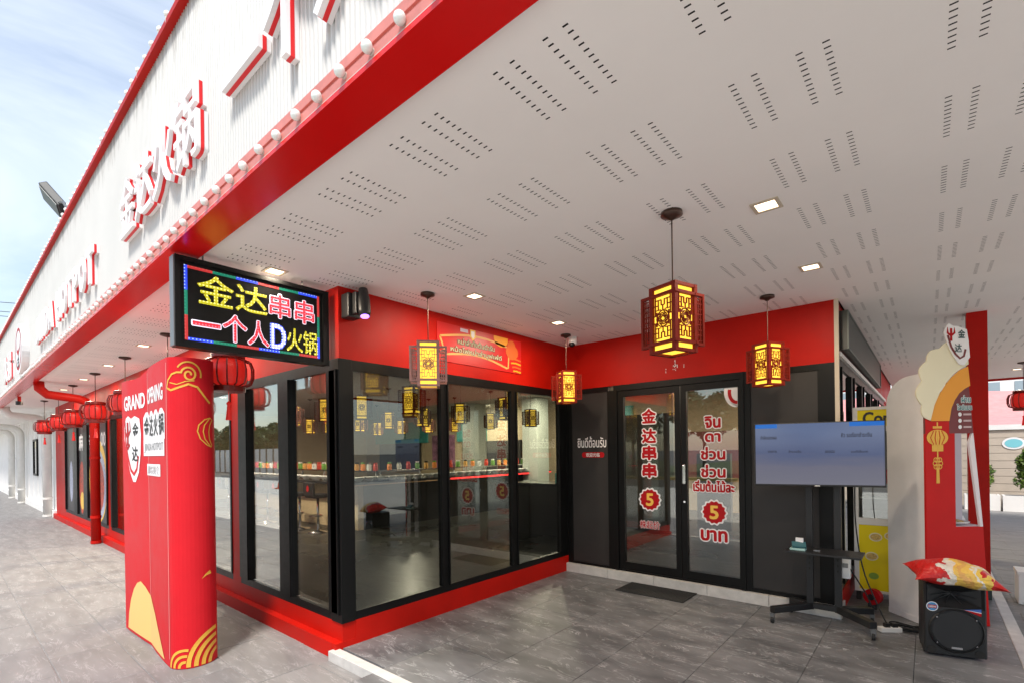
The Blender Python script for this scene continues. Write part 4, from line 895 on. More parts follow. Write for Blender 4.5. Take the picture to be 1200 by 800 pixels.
for p, a, c in ((UL, (-1.10, 4.93), (-1.03, 5.36)), (UR, (-.36, 4.99), (-.40, 5.44))):
    for q in (a, c):
        d = V3((q[0] - p.x, q[1] - p.y, 0)); l = d.length; d.normalize(); sd_ = V3((-d.y, d.x, 0))
        build('foot', MB().obox(V3((p.x, p.y, .12)) + d * l / 2, d, sd_, V3((0, 0, 1)), l / 2, .03, .028), BLACKP, TV, bevel=.004)
        cs = build('caster', MB().tube([(q[0] - .012, q[1], .03), (q[0] + .012, q[1], .03)], .03, 12), RUBBER, TV); build('caster_fork', MB().box((q[0] - .018, q[1] - .012, .03), (q[0] + .018, q[1] + .012, .092)), GREYM, cs)
build('cross_bar', MB().box((-.855, 5.26, .10), (-.635, 5.30, .15)), BLACKP, TV)
build('shelf', MB().box((-1.0, 4.93, .655), (-.43, 5.245, .672)), BLACKP, TV, bevel=.003)
PB = thing('card_box', (-.90, 5.04, .672), 'small teal and white box standing on the stand shelf', 'box'); build('body', MB().obox((-.90, 5.04, .715), (.97, .25, 0), (-.2, .8, .5), (.1, -.5, .85), .055, .035, .012), mat('box_teal', (.03, .11, .13), .4), PB); build('card', MB().box((-.93, 5.06, .673), (-.87, 5.085, .775)), PRW, PB); build('tray', MB().box((-.965, 4.99, .6725), (-.845, 5.07, .69)), mat('pale_teal', (.35, .55, .52), .4), PB, bevel=.003)
RC = thing('remote_clicker', (-.76, 5.03, .672), 'small grey gadget lying on the stand shelf', 'remote'); build('body', MB().box((-.785, 5.01, .6725), (-.735, 5.05, .69)), GREYM, RC, bevel=.006); build('button', MB().box((-.772, 5.025, .69), (-.75, 5.037, .694)), BLACKP, RC)

# ------------------------------------------------------------------ loudspeaker and cushion
SPK = thing('loudspeaker', (.14, 5.1, 0), 'black portable loudspeaker on the tiled floor at the right', 'loudspeaker')
a_, b_ = V3((-.04, 4.89, 0)), V3((.318, 4.985, 0)); su = (b_ - a_); sw = su.length; su.normalize(); sn = V3((su.y, -su.x, 0)); Z = V3((0, 0, 1)); fS = (a_, su, Z, sn)
bm = bmesh.new()
def SV(u, v, d): return bm.verts.new(a_ + su * u + Z * v - sn * d)
hS = .545; dS = .33; zz_ = [.02, .375, .39, hS - .02, hS]
prof = [(0, .012), (.012, 0), (sw - .012, 0), (sw, .012), (sw - .05, dS), (.05, dS)]
bot = [SV(u, .02, d) for u, d in prof]; top = [SV(u * .985 + .003, hS, d) for u, d in prof]
for i in range(6):
    if i == 1: continue
    j = (i + 1) % 6; bm.faces.new((bot[i], bot[j], top[j], top[i]))
bm.faces.new(bot[::-1]); bm.faces.new(top)
m1 = SV(.012, .375, 0), SV(sw - .013, .375, 0)
bm.faces.new((bot[1], bot[2], m1[1], m1[0])); hf = bm.faces.new((m1[0], m1[1], top[2], top[1]))
r_ = bmesh.ops.inset_individual(bm, faces=[hf], thickness=.016)
ctr = a_ + su * sw / 2 + Z * .465 - sn * .12
r2_ = bmesh.ops.inset_individual(bm, faces=[hf], thickness=.02)
for v in hf.verts: v.co += -sn * .02
r3_ = bmesh.ops.inset_individual(bm, faces=[hf], thickness=.03)
for v in hf.verts: v.co = v.co.lerp(ctr, .72)
bmesh.ops.recalc_face_normals(bm, faces=bm.faces); off = SPK.location
for v in bm.verts: v.co -= off
me = bpy.data.meshes.new('cabinet'); bm.to_mesh(me); bm.free(); me.materials.append(BLACKP); o = bpy.data.objects.new('cabinet', me); COL.objects.link(o); o.parent = SPK
hm = MB()
for k in range(0):
    t = (k - 2) * .065; hm.obox(a_ + su * (sw / 2 + t) + Z * (.465 + (.02 if k % 2 else -.02)) - sn * .03, (su + Z * (-.25 * (k - 2))).normalized(), sn, (Z + su * .25 * (k - 2)).normalized(), .004, .02, .05)
hc = a_ + su * sw / 2 + Z * .465 - sn * .085
for u_, v_ in ((.05, .40), (.05, .455), (.05, .515), (sw - .05, .40), (sw - .05, .455), (sw - .05, .515), (sw / 2 - .05, .515), (sw / 2 + .05, .515), (sw / 2 - .05, .40), (sw / 2 + .05, .40)): hm.tube([hc, (a_ + su * u_ + Z * v_ - sn * .022 + hc) / 2 - sn * .012, a_ + su * u_ + Z * v_ - sn * .018], [.006, .004, .002], 5)
build('horn_rib', hm, BLACKP, SPK); build('horn_throat', MB().tube([hc - sn * .004, hc + sn * .004], .018, 12), DARK, SPK)
cw = a_ + su * (sw / 2 + .005) + Z * .205
def disc(nm, r0, r1, d0, d1, m, par, n=36):
    m_ = MB(); o_ = 0
    for r, d in ((r0, d0), (r1, d1)):
        for k in range(n): t = 2 * math.pi * k / n; m_.v.append(tuple(cw + su * r * math.cos(t) + Z * r * math.sin(t) + sn * d))
    m_.f = [(k, (k + 1) % n, n + (k + 1) % n, n + k) for k in range(n)]
    if r1 < .155: m_.f.append(tuple(n + k for k in range(n)))
    return build(nm, m_, m, par)
GRL = mat('speaker_grille', (.02, .02, .021), .55, bump=.9, bscale=700)
disc('woofer_rim', .166, .158, .002, .014, BLACKP, SPK); disc('woofer_rim', .158, .155, .014, .004, BLACKP, SPK); disc('grille', .155, .14, .003, .012, GRL, SPK)
for t in (R(40), R(140), R(220), R(320)):
    p = cw + su * .15 * math.cos(t) + Z * .15 * math.sin(t); build('screw', MB().tube([p + sn * .006, p + sn * .014], .005, 8), CHROME, SPK)
fS2 = (a_, su, Z, sn); shape('sticker', ring(.05, .375, .036, .036), fS2, PRW, SPK, .003); shape('sticker', ring(.05, .375, .031, .031), fS2, mat('sticker_blue', (.05, .25, .5), .4, var=.5, vscale=90), SPK, .004); shape('sticker', [(.024, .363), (.076, .363), (.076, .387), (.024, .387)], fS2, PRR, SPK, .005); label_text('1000W', fS2, .05, .375, .045, .014, PRW, SPK, .02, eps=.006)
shape('sticker', [(.235, .37), (.335, .358), (.335, .385)], fS2, mat('sticker_dblue', (.04, .12, .4), .4), SPK, .003); shape('sticker', [(.235, .37), (.335, .33), (.335, .357)], fS2, PRR, SPK, .003); shape('sticker', [(.235, .371), (.335, .354), (.335, .360)], fS2, PRW, SPK, .0035)
pl_ = cw - Z * .125 + sn * .013; build('name_plate', MB().obox(pl_, su, Z, sn, .032, .007, .002), CHROME, SPK)
for u in (.045, sw - .045):
    p = a_ + su * u + Z * .05; build('port', MB().tube([p + sn * .001, p + sn * .006], .028, 16), DARK, SPK)
build('carry_handle', MB().tube([a_ + su * .07 + Z * hS - sn * .15, a_ + su * .1 + Z * (hS + .03) - sn * .15, a_ + su * (sw - .1) + Z * (hS + .03) - sn * .15, a_ + su * (sw - .07) + Z * hS - sn * .15], .012, 8), BLACKP, SPK)
for u in (.06, sw - .07):
    p = a_ + su * u - sn * .06; build('foot', MB().tube([p, p + Z * .02], .018, 10), RUBBER, SPK); p = a_ + su * u - sn * .27; build('foot', MB().tube([p, p + Z * .02], .018, 10), RUBBER, SPK)
def cushion_mat():
    m = bpy.data.materials.new('cushion_print'); m.use_nodes = True; t = m.node_tree; b = t.nodes['Principled BSDF']; K = t.links.new
    tc_ = t.nodes.new('ShaderNodeTexCoord'); s_ = t.nodes.new('ShaderNodeSeparateXYZ'); K(tc_.outputs['Object'], s_.inputs[0])
    n = t.nodes.new('ShaderNodeTexNoise'); n.inputs['Scale'].default_value = 9; n.inputs['Detail'].default_value = 3; K(tc_.outputs['Object'], n.inputs[0])
    a = t.nodes.new('ShaderNodeMath'); a.operation = 'MULTIPLY_ADD'; a.inputs[1].default_value = .30; K(n.outputs[0], a.inputs[0]); K(s_.outputs['X'], a.inputs[2])
    r = t.nodes.new('ShaderNodeMapRange'); r.inputs[1].default_value = -.18; r.inputs[2].default_value = .46; K(a.outputs[0], r.inputs[0])
    c = t.nodes.new('ShaderNodeValToRGB'); c.color_ramp.interpolation = 'CONSTANT'; e = c.color_ramp.elements; RD = (.55, .012, .01, 1); YE = (.80, .50, .10, 1)
    e[0].position = 0; e[0].color = RD; e[1].position = .40; e[1].color = (.75, .68, .58, 1)
    for p, q in ((.5, YE), (.57, (.72, .38, .10, 1)), (.63, YE), (.72, (.75, .70, .6, 1)), (.76, (.8, .52, .08, 1)), (.83, RD)): x = c.color_ramp.elements.new(p); x.color = q
    K(r.outputs[0], c.inputs[0]); K(c.outputs[0], b.inputs['Base Color']); b.inputs['Roughness'].default_value = .38
    n2 = t.nodes.new('ShaderNodeTexNoise'); n2.inputs['Scale'].default_value = 14; n2.inputs['Distortion'].default_value = 1; K(tc_.outputs['Object'], n2.inputs[0]); bp = t.nodes.new('ShaderNodeBump'); bp.inputs['Strength'].default_value = .9; bp.inputs['Distance'].default_value = .03; K(n2.outputs[0], bp.inputs['Height']); K(bp.outputs[0], b.inputs['Normal'])
    return m
CU = V3((.135, 5.02, .625)); NX, NY = 30, 18; cm = MB(); cv = V3((-su.y, su.x, 0)); cz_ = (Z + cv * -.16).normalized(); cv2 = (cv + Z * .16).normalized()
for sgn in (1, -1):
    o_ = len(cm.v)
    for j in range(NY + 1):
        for i in range(NX + 1):
            u, v = 2 * i / NX - 1, 2 * j / NY - 1
            pinch = 1 - .16 * (1 - abs(u) ** 2) * abs(v) ** 3; pu = 1 - .14 * (1 - abs(v) ** 2) * abs(u) ** 3
            th = .085 * max(0, (1 - abs(u) ** 2.4)) ** .6 * max(0, (1 - abs(v) ** 2.4)) ** .6 * (1 + .12 * math.sin(7 * u + 3 * v))
            droop = -.035 * (abs(u) ** 3) - .02 * u
            cm.v.append(tuple(CU - V3((0, 0, 0)) + su * (u * .275 * pu) + cv2 * (v * .17 * pinch) + cz_ * (sgn * th) + Z * droop))
    for j in range(NY):
        for i in range(NX):
            q = o_ + j * (NX + 1) + i; f_ = (q, q + 1, q + NX + 2, q + NX + 1); cm.f.append(f_ if sgn > 0 else f_[::-1])
CN = thing('cushion', CU, 'red and yellow snack bag shaped cushion lying on the loudspeaker', 'cushion')
cob = build('cover', cm, cushion_mat(), CN, smooth=True)

# ------------------------------------------------------------------ red kiosk with white side panel
KI = thing('kiosk', (.1, 5.8, 0), 'red promotional kiosk with cream cloud top and white side panel', 'kiosk')
KO = V3((-.02, 5.615, 0)); KU = V3((.757, .654, 0)).normalized(); KN = V3((KU.y, -KU.x, 0)); fK = (KO, KU, Z, KN)
KRED = mat('kiosk_red', (.54, .006, .005), .45, var=.05, spec=.2); KW = mat('kiosk_white', (.74, .71, .71), .5, var=.04); LAV = mat('kiosk_lavender', (.55, .48, .53), .5)
for pts in ([(0, .004), (.55, .004), (.50, .88), (0, .88)], [(0, .88), (.26, .88), (.26, 1.70), (0, 1.70)]): build('front_panel', MB().prism(pts, fK, .02), KRED, KI)
build('front_panel', MB().prism([(0, 1.70), (.425, 1.70), (.385, 2.18), (0, 1.99)], fK, .02), MAROON, KI)
build('front_edge', MB().prism([(.475, .88), (.50, .88), (.425, 1.70), (.415, 1.70), (.385, 1.62)], fK, .02), mat('edge_white', (.8, .72, .72), .4), KI)
build('niche_back', MB().prism([(.2, .8), (.56, .8), (.56, 1.76), (.2, 1.76)], (KO - KN * .26, KU, Z, KN), .02), LAV, KI); build('niche_side', MB().prism([(0, .8), (.24, .8), (.24, 1.76), (0, 1.76)], (KO + KU * .255 - KN * .26, KN, Z, -KU), .01), LAV, KI)
build('niche_shelf', MB().prism([(.24, .86), (.52, .86), (.52, .885), (.24, .885)], (KO - KN * .021, KU, Z, KN), .24), LAV, KI); build('niche_lamp', MB().prism([(.262, 1.0), (.277, 1.0), (.277, 1.69), (.262, 1.69)], (KO - KN * .02, KU, Z, KN), .01), PRW, KI)
DSH = thing('dish', KO + KU * .37 - KN * .12 + Z * .886, 'round white dish in the niche of the red kiosk', 'dish'); build('plate', MB().lathe(DSH.location, [(.05, 0), (.09, .02), (.095, .03), (.05, .012)], 18), DISH, DSH, smooth=True); build('food', MB().lathe(DSH.location, [(.06, .014), (.05, .035), (.01, .045)], 12), mat('food_tan', (.5, .35, .15), .6, var=.4, vscale=60), DSH)
shape('print_red', [(0, 1.699), (.21, 1.699), (.21, 1.81), (.045, 1.81), (0, 1.86)], fK, KRED, KI, .002)
oa = [(.045, 1.81), (.07, 1.93), (.12, 2.04), (.18, 2.13), (.23, 2.19), (.30, 2.25), (.38, 2.285)]; ia = [(.398, 2.115), (.35, 2.09), (.30, 2.05), (.26, 1.99), (.23, 1.92), (.21, 1.81)]
shape('printed_arch', oa + ia, fK, ORANGE, KI, .006)
def lobes(pts, k=6, amp=.3):
    out = []
    for (a, b) in zip(pts, pts[1:]):
        dx, dy = b[0] - a[0], b[1] - a[1]
        for i in range(k):
            t = i / k; h_ = amp * math.sin(math.pi * t); out.append((a[0] + dx * t - dy * h_, a[1] + dy * t + dx * h_))
    return out + [pts[-1]]
cl = lobes([(.28, 2.44), (.14, 2.45), (.0, 2.33), (-.035, 2.16), (-.03, 1.93), (.02, 1.81)][::-1], 7, .22)
cl = [(p[0], p[1]) for p in lobes([(.30, 2.47), (.13, 2.44), (.01, 2.33), (-.03, 2.16), (-.035, 1.95), (.04, 1.815)], 7, -.26)]
build('cloud_board', MB().prism(cl + [(.075, 1.95), (.125, 2.06), (.19, 2.155), (.25, 2.22), (.32, 2.27), (.38, 2.30), (.375, 2.40)], (KO + KN * .012, KU, Z, KN), .012), CREAM, KI)
lg = [(.155, 2.57), (.17, 2.62), (.20, 2.655), (.235, 2.63), (.27, 2.63), (.31, 2.615), (.355, 2.60), (.37, 2.50), (.38, 2.36), (.33, 2.29), (.285, 2.30), (.235, 2.38), (.19, 2.47)]
build('emblem_board', MB().prism(lg, (KO + KN * .026, KU, Z, KN), .01), PRW, KI); fE = (KO + KN * .026, KU, Z, KN)
band_shape('emblem', [(.185, 2.55), (.215, 2.45), (.25, 2.39), (.29, 2.35), (.325, 2.37), (.34, 2.43)], .018, fE, MAROON, KI, .002)
band_shape('emblem', [(.185, 2.62), (.185, 2.57), (.215, 2.545), (.245, 2.57), (.245, 2.615)], [.004, .018, .025, .018, .004], fE, PRR, KI, .002); band_shape('emblem', [(.215, 2.61), (.215, 2.50)], .02, fE, PRR, KI, .0025)
label_text('金', fE, .305, 2.56, .06, .07, mat('print_darkgreen', (.01, .06, .06), .5), KI, .02, eps=.002); label_text('达', fE, .275, 2.44, .06, .07, mat('print_darkgreen', (.01, .06, .06), .5), KI, .02, eps=.002)
for b_, u, v, w_, h_ in (('ผ่าน', .36, 2.0, .08, .06), ('ไลน์แมน', .345, 1.93, .13, .05)): label_text(b_, fK, u, v, w_, h_, mat('print_teal', (.03, .20, .19), .5), KI, .02, PRW, .07, eps=.004)
for v in (1.865, 1.81, 1.755): shape('printed_icon', ring(.305, v, .016, .018, 10), fK, PRW, KI, .004); shape('printed_line', [(.335, v - .008), (.405, v - .008), (.405, v + .008), (.335, v + .008)], fK, mat('print_pinkish', (.55, .4, .4), .5), KI, .004)
# printed lantern on the left of the front
KG = mat('print_lantern', (.78, .43, .05), .5)
cx = .105
shape('printed_lantern', ring(cx, 1.665, .095, .07, 24), fK, KG, KI, .003); shape('printed_lantern', [(cx - .05, 1.545), (cx + .05, 1.545), (cx + .05, 1.60), (cx - .05, 1.60)], fK, KG, KI, .003); shape('printed_lantern', [(cx - .04, 1.745), (cx + .04, 1.745), (cx + .04, 1.765), (cx - .04, 1.765)], fK, KG, KI, .003)
for k in (-.05, -.018, .018, .05): band_shape('printed_lantern', [(cx + k * .7, 1.725), (cx + k * 1.25, 1.665), (cx + k * .7, 1.605)], .006, fK, KRED, KI, .005)
band_shape('printed_lantern', [(cx, 1.545), (cx, 1.47)], .012, fK, KG, KI, .003); band_shape('printed_lantern', [(cx, 1.80), (cx, 1.765)], .012, fK, KG, KI, .003)
for dx, dz in ((0, .03), (0, -.03), (.028, 0), (-.028, 0), (.02, .03), (-.02, .03), (.02, -.03), (-.02, -.03)): band_shape('printed_knot', ring(cx + dx * .9, 1.44 + dz, .017, .019, 12) + [ring(cx + dx * .9, 1.44 + dz, .017, .019, 12)[0]], .007, fK, KG, KI, .0032 + abs(dx) * .01)
shape('printed_tassel', [(cx - .015, 1.265), (cx + .015, 1.265), (cx + .012, 1.395), (cx - .012, 1.395)], fK, KG, KI, .003)
WO = V3((-.305, 5.94, 0)); WU = V3((.66, -.75, 0)).normalized(); WN = V3((WU.y, -WU.x, 0)); LW_ = .432
arc = [(LW_ * .62 * (1 - math.cos(t)), 1.99 + .24 * math.sin(t)) for t in [R(9 * k) for k in range(11)]]
build('side_panel', MB().prism([(0, .004)] + arc + [(LW_, 2.235), (LW_, .004)], (WO, WU, Z, WN), .03), KW, KI)
build('side_skirt', MB().prism([(0.0, .004), (LW_, .004), (LW_, .055), (0.0, .055)], (WO + WN * .004, WU, Z, WN), .004), KW, KI)
build('back_panel', MB().prism([(.02, .004), (.5, .004), (.45, 1.9), (.02, 1.9)], (KO - KN * .30, KU, Z, KN), .02), KW, KI)

# ------------------------------------------------------------------ yellow vending cabinet
VC = thing('vending_cabinet', (-.33, 6.5, 0), 'white vending cabinet with yellow printed panels behind the screen', 'cabinet')
VY = mat('cabinet_yellow', (.88, .70, .01), .4, spec=.25)
f = MB(); y0 = 6.2; f.box((-.60, y0, .10), (-.56, 6.8, 2.0)); f.box((-.10, y0, .10), (-.06, 6.8, 2.0)); f.box((-.56, y0, 1.97), (-.10, 6.8, 2.0)); f.box((-.56, y0, .10), (-.10, 6.8, .125)); f.box((-.56, y0, .79), (-.10, y0 + .05, .86)); f.box((-.56, y0, 1.75), (-.10, y0 + .05, 1.80)); f.box((-.56, 6.76, .125), (-.10, 6.8, 1.97)); build('cabinet_body', f, WHITE, VC)
build('lower_panel', MB().box((-.56, y0 + .006, .125), (-.10, y0 + .03, .79)), VY, VC); build('header_panel', MB().box((-.56, y0 + .006, 1.80), (-.10, y0 + .03, 1.97)), VY, VC)
build('window', MB().box((-.56, y0 + .012, .86), (-.10, y0 + .018, 1.75)), GLASSA, VC); build('inner_shelf', MB().box((-.555, y0 + .1, 1.05), (-.105, 6.7, 1.065)), OFFW, VC); build('inner_back', MB().box((-.555, 6.6, .9), (-.105, 6.62, 1.74)), mat('cabinet_grey', (.45, .4, .38), .5), VC); build('red_label', MB().box((-.5, y0 - .003, 1.22), (-.14, y0 + .011, 1.36)), PRR, VC)
fV = frameA(0, y0 + .006, 0)
label_text('Con', fV, -.40, 1.885, .22, .12, PRB, VC, .03, eps=.003)
DTAN = mat('dish_print', (.62, .42, .12), .5, var=.4, vscale=60)
for u, v, r, m in ((-.42, .67, .055, DTAN), (-.455, .47, .055, DTAN), (-.30, .69, .05, DTAN), (-.44, .27, .042, mat('print_green', (.25, .42, .05), .5))):
    shape('printed_dish', ring(u, v, r, r * .8), fV, CREAM if m is DTAN else m, VC, .003); shape('printed_dish', ring(u, v, r * .8, r * .6), fV, m, VC, .004)
for x in (-.57, -.09):
    for y in (6.26, 6.74): build('leg', MB().box((x - .02, y - .02, 0), (x + .02, y + .02, .10)), mat('foot_dark', (.03, .03, .03), .6), VC)
EXT = thing('extinguisher_reel', (-.46, 5.95, 0), 'small red reel on the floor under the yellow cabinet', 'reel'); build('disc', MB().tube([(-.44, 5.93, .12), (-.42, 5.99, .12)], .075, 18), PRR, EXT); build('stand', MB().box((-.47, 5.93, .0), (-.40, 6.0, .06)), BLACKP, EXT); build('hub', MB().tube([(-.446, 5.915, .12), (-.44, 5.93, .12)], .03, 12), BLACKP, EXT)
PX_ = thing('power_box', (-.62, 5.36, .3), 'white socket box on the wall corner behind the stand', 'socket'); build('body', MB().box((-.62, 5.33, .40), (-.55, 5.42, .62)), WHITE, PX_, bevel=.005); build('socket', MB().box((-.605, 5.326, .5), (-.565, 5.332, .54)), GREYM, PX_)
PS = thing('power_strip', (-.27, 5.30, 0), 'white power strip lying beside the stand', 'power strip'); build('body', MB().obox((-.27, 5.30, .022), V3((.8, .6, 0)), V3((-.6, .8, 0)), Z, .085, .03, .02), WHITE, PS, bevel=.005); build('plug', MB().obox((-.29, 5.285, .055), V3((.8, .6, 0)), V3((-.6, .8, 0)), Z, .02, .018, .02), BLACKP, PS); build('plug', MB().obox((-.24, 5.322, .055), V3((.8, .6, 0)), V3((-.6, .8, 0)), Z, .02, .018, .02), BLACKP, PS)
def cable(label, pts, r=.006, sub=10):
    P = [V3(p) for p in pts]; out = []
    for i in range(len(P) - 1):
        p0, p1, p2, p3 = P[max(i - 1, 0)], P[i], P[i + 1], P[min(i + 2, len(P) - 1)]
        for k in range(sub):
            t = k / sub; out.append(.5 * ((2 * p1) + (p2 - p0) * t + (2 * p0 - 5 * p1 + 4 * p2 - p3) * t * t + (3 * p1 - p0 - 3 * p2 + p3) * t ** 3))
    out.append(P[-1]); o_ = tag(build('cable', MB().tube(out, r, 6), RUBBER, smooth=True), label, 'cable', 'black cables around the stand'); return o_
cable('black cable hanging from the screen down to the white power strip', [(-.50, 5.27, 1.3), (-.50, 5.3, .9), (-.45, 5.32, .5), (-.34, 5.31, .18), (-.29, 5.285, .075)])
cable('black cable from the wall socket to the floor behind the stand', [(-.56, 5.36, .5), (-.5, 5.4, .38), (-.42, 5.45, .2), (-.40, 5.42, .02), (-.3, 5.33, .012)])
cable('black cable running to the back of the loudspeaker', [(-.2, 5.33, .02), (-.1, 5.42, .012), (-.05, 5.35, .10), (.02, 5.24, .2), (.06, 5.2, .22)])
lp = []
for k in range(44):
    t = k * .8; lp.append((-.16 + .10 * math.cos(t) + random.uniform(-.03, .03), 5.40 + .055 * math.sin(t) + random.uniform(-.02, .02), .012 + .0014 * k * random.uniform(.4, 1)))
cable('tangled heap of black cable on the floor beside the power strip', lp, .0055, 6)

# ------------------------------------------------------------------ beyond the right end of the canopy
rnd = random.Random(3)
def leaf_mesh(name, blobs, n, size, m):
    vs_, fs_ = [], []
    for _ in range(n):
        c, r = rnd.choice(blobs); d = V3((rnd.gauss(0, 1), rnd.gauss(0, 1), rnd.gauss(0, 1))).normalized() * (rnd.random() ** .45)
        p = V3((c[0] + d.x * r[0], c[1] + d.y * r[1], c[2] + d.z * r[2])); a = V3((rnd.gauss(0, 1), rnd.gauss(0, 1), rnd.gauss(0, .6))).normalized(); b = a.cross(V3((rnd.gauss(0, 1), rnd.gauss(0, 1), rnd.gauss(0, 1)))).normalized()
        s_ = size * rnd.uniform(.6, 1.3); k = len(vs_); vs_ += [p - a * s_, p + b * s_ * .45, p + a * s_, p - b * s_ * .45]; fs_.append((k, k + 1, k + 2, k + 3))
    me = bpy.data.meshes.new(name); me.from_pydata([tuple(v) for v in vs_], [], fs_); me.materials.append(m); return me
def leafmat(name, c0, c1):
    m = bpy.data.materials.new(name); m.use_nodes = True; t = m.node_tree; b = t.nodes['Principled BSDF']; g_ = t.nodes.new('ShaderNodeNewGeometry'); r = t.nodes.new('ShaderNodeMixRGB'); r.inputs[1].default_value = (*c0, 1); r.inputs[2].default_value = (*c1, 1)
    t.links.new(g_.outputs['Random Per Island'], r.inputs[0]); t.links.new(r.outputs[0], b.inputs['Base Color']); b.inputs['Roughness'].default_value = .5; b.inputs['Transmission Weight'].default_value = 0; return m
LF = leafmat('leaf_green', (.035, .085, .012), (.15, .22, .03)); LF2 = leafmat('leaf_tree', (.03, .06, .014), (.09, .13, .03)); BARK = mat('bark', (.10, .075, .055), .8, var=.3, vscale=12)
shr = leaf_mesh('crown', [((0, 0, .25), (.26, .26, .2)), ((.05, 0, .5), (.22, .22, .22)), ((-.03, .05, .75), (.15, .15, .2)), ((.0, 0, .95), (.08, .08, .15))], 1500, .05, LF)
GRAV = mat('gravel', (.35, .33, .3), .9, var=.3, vscale=40)
for i, (x, y, w_, lb) in enumerate(((1.03, 17.45, .33, 'leafy shrub in white planter half hidden by the red post'), (1.85, 17.4, .45, 'leafy shrub in white planter at the right edge'), (2.9, 17.4, .45, 'leafy shrub in white planter farther right'))):
    t = thing('potted_shrub', (x, y, PZ), lb, 'shrub', 'shrubs in white planters'); f = MB(); f.box((x - w_, y - .22, PZ), (x + w_, y - .18, .32)); f.box((x - w_, y + .18, PZ), (x + w_, y + .22, .32)); f.box((x - w_, y - .18, PZ), (x - w_ + .04, y + .18, .32)); f.box((x + w_ - .04, y - .18, PZ), (x + w_, y + .18, .32)); build('planter', f, WHITE, t); build('soil', MB().box((x - w_ + .04, y - .18, .2), (x + w_ - .04, y + .18, .28)), GRAV, t)
    build('trunk', MB().tube([(x, y, .25), (x + .01, y, .6), (x, y, 1.2)], [.02, .016, .006], 6), BARK, t); o = bpy.data.objects.new('crown', shr); COL.objects.link(o); o.parent = t; o.location = (0, 0, .42 - PZ); o.rotation_euler.z = i * 1.3
BB = thing('beige_building', (4, 18.6, PZ), 'low beige planked building with pink roof beyond the shrubs', 'building')
PLK = mat('beige_plank', (.50, .42, .34), .6, var=.08, vscale=3)
for k in range(10): bx('plank', (-3.0, 18.5 + (.004 if k % 2 else 0), PZ + k * .205), (9, 18.62, PZ + k * .205 + .195), PLK, BB)
bx('backing_wall', (-3, 18.621, PZ), (9, 19.5, 2.0), BEIGE, BB); bx('coping', (-3, 18.46, 1.985), (9, 19.55, 2.12), WHITE, BB)
PINK = mat('roof_pink', (.60, .25, .24), .6, var=.12, vscale=5)
m_ = MB(); m_.v = [(-3, 19.0, 2.12), (9, 19.0, 2.12), (9, 24, 3.0), (-3, 22, 3.6), (-3, 24, 2.12), (9, 24, 2.12)]; m_.f = [(0, 1, 2, 3), (1, 5, 2), (0, 3, 4), (3, 2, 5, 4)]; build('roof', m_, PINK, BB)
shape('emblem', ring(1.72, 1.62, .22, .16), frameA(0, 18.5, 0), PRW, BB, .012); shape('emblem', ring(1.72, 1.62, .17, .115), frameA(0, 18.5, 0), mat('print_aqua', (.2, .55, .62), .5), BB, .016)
FB = thing('white_block', (4, 40, PZ), 'tall pale block far behind the pink roof', 'building'); bx('wall', (-8, 40, PZ), (22, 50, 5.6), WHITE, FB)
for k in range(3):
    for i in range(16): bx('window', (-7 + i * 1.8, 39.96, 1.2 + k * 1.5), (-5.8 + i * 1.8, 40.02, 2.2 + k * 1.5), mat('far_glass', (.30, .36, .40), .2), FB)
CB = thing('white_crate', (.86, 7.4, PZ), 'white box on the pavement past the red post', 'box'); build('body', MB().box((.70, 7.3, PZ), (1.0, 7.6, .24)), WHITE, CB, bevel=.006); build('lid', MB().box((.69, 7.29, .24), (1.01, 7.61, .27)), WHITE, CB, bevel=.004)

# ------------------------------------------------------------------ the street in front (seen in the glass)
HG = thing('hoarding', (-30, -14, PZ), 'white corrugated hoarding across the street', 'fence')
hp = None
for i in range(46):
    x = -80 + i * 1.32
    if hp is None: hp = build('panel', corrugated(x, x + 1.2, PZ, 2.05, -14, .1, .03), mat('hoarding_white', (.66, .66, .66), .5, var=.08), HG); ps_ = build('post', MB().box((x - .1, -13.98, -.1), (x - .02, -13.9, 2.1)), mat('hoarding_post', (.08, .06, .06), .6), HG)
    else:
        c = hp.copy(); COL.objects.link(c); c.location.x = i * 1.32; c = ps_.copy(); COL.objects.link(c); c.location.x = i * 1.32
blobs = [((0, 0, 0), (1.5, 1.5, 1.0)), ((1.0, .5, .5), (1.0, 1.0, .8)), ((-1.1, -.3, .3), (1.1, 1.0, .8)), ((.2, .8, 1.1), (.9, .9, .7)), ((-.4, -.7, .9), (.8, .8, .6)), ((.3, -1.0, .1), (.9, .7, .6))]
crown = leaf_mesh('crown', blobs, 4200, .17, LF2)
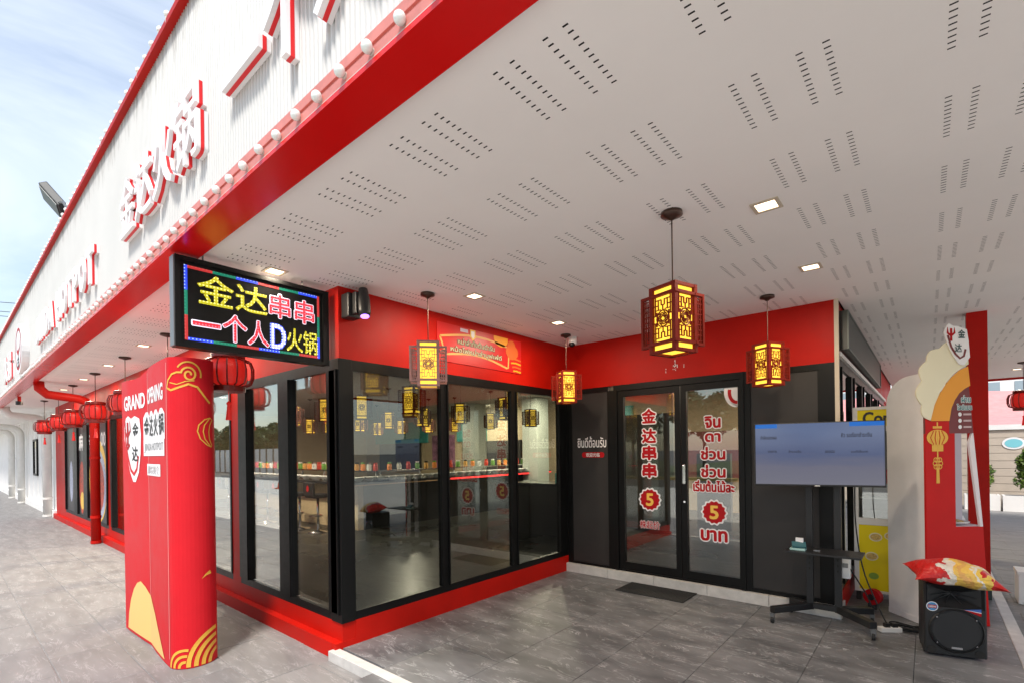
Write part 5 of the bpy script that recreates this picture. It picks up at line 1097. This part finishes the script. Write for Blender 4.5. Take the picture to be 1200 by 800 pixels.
def tree(x, y, h_, s_, lb):
    t = thing('street_tree', (x, y, PZ), lb, 'tree', 'trees across the street'); m_ = MB(); m_.tube([(x, y, PZ), (x + .05, y, h_ * .5), (x, y + .1, h_)], [.14, .1, .05], 8)
    for a in (0, 1.7, 3.3, 4.9): m_.tube([(x, y, h_ * .6), (x + .5 * s_ * math.cos(a), y + .5 * s_ * math.sin(a), h_ * .95), (x + .9 * s_ * math.cos(a), y + .9 * s_ * math.sin(a), h_ * 1.15)], [.06, .04, .015], 6)
    build('trunk', m_, BARK, t); o = bpy.data.objects.new('crown', crown); COL.objects.link(o); o.parent = t; o.location = (0, 0, h_ - PZ); o.scale = (s_, s_, s_ * .9); o.rotation_euler.z = x
for x, y, h_, s_ in ((-24, -17, 2.6, 1.2), (-29, -18, 2.4, 1.1), (-34, -17.5, 2.7, 1.3), (-39, -18, 2.5, 1.3), (-45, -17, 2.8, 1.4), (-52, -18, 2.6, 1.4), (-60, -18, 2.8, 1.5), (-70, -18, 2.8, 1.6), (-16, -20, 3.2, 1.2), (-11, -21, 3.4, 1.3), (-7, -20, 3.0, 1.1), (-3, -21, 3.3, 1.2), (2, -20, 3.2, 1.3), (8, -20, 3.2, 1.3), (14, -19, 3.2, 1.3), (18, -8, 3.2, 1.2), (19, 0, 3.4, 1.3), (18.5, 8, 3.2, 1.2), (20, 14, 3.2, 1.2)):
    tree(x, y, h_, s_, 'green street tree across the road, seen only in the glass')
bx_ = struct('road_kerb', MB().box((-18, -15.2, -.099), (16, -14.8, .06)), mat('kerb_yellow', (.5, .36, .08), .6, var=.4, vscale=3))
gr = MB().box((-18, -60, -.099), (60, -15.2, .03)); tag(build('lawn', gr, mat('lawn_green', (.06, .09, .025), .9, var=.4, vscale=2)), 'green lawn across the road', 'lawn', None, 'structure')
CO = thing('traffic_cone', (-24, -6.5, PZ), 'orange traffic cone reflected in the walkway window', 'cone'); CON = mat('cone_orange', (.75, .10, .02), .5)
build('base', MB().box((-24.2, -6.7, PZ), (-23.8, -6.3, PZ + .04)), CON, CO); build('cone', MB().lathe((-24, -6.5, PZ + .04), [(.15, 0), (.03, .66), (.02, .68)], 14), CON, CO, smooth=True); build('band', MB().lathe((-24, -6.5, PZ + .04), [(.108, .25), (.078, .42)], 14), PRW, CO)
# boundary at the far left end of the walkway
LFN = thing('end_fence', (-46, 2, PZ), 'white sheet fence beyond the far end of the walkway', 'fence')
for i in range(16): build('sheet', MB().box((-46, -4 + i * .62, PZ), (-45.96, -4 + i * .62 + .58, 2.2)), WHITE, LFN)
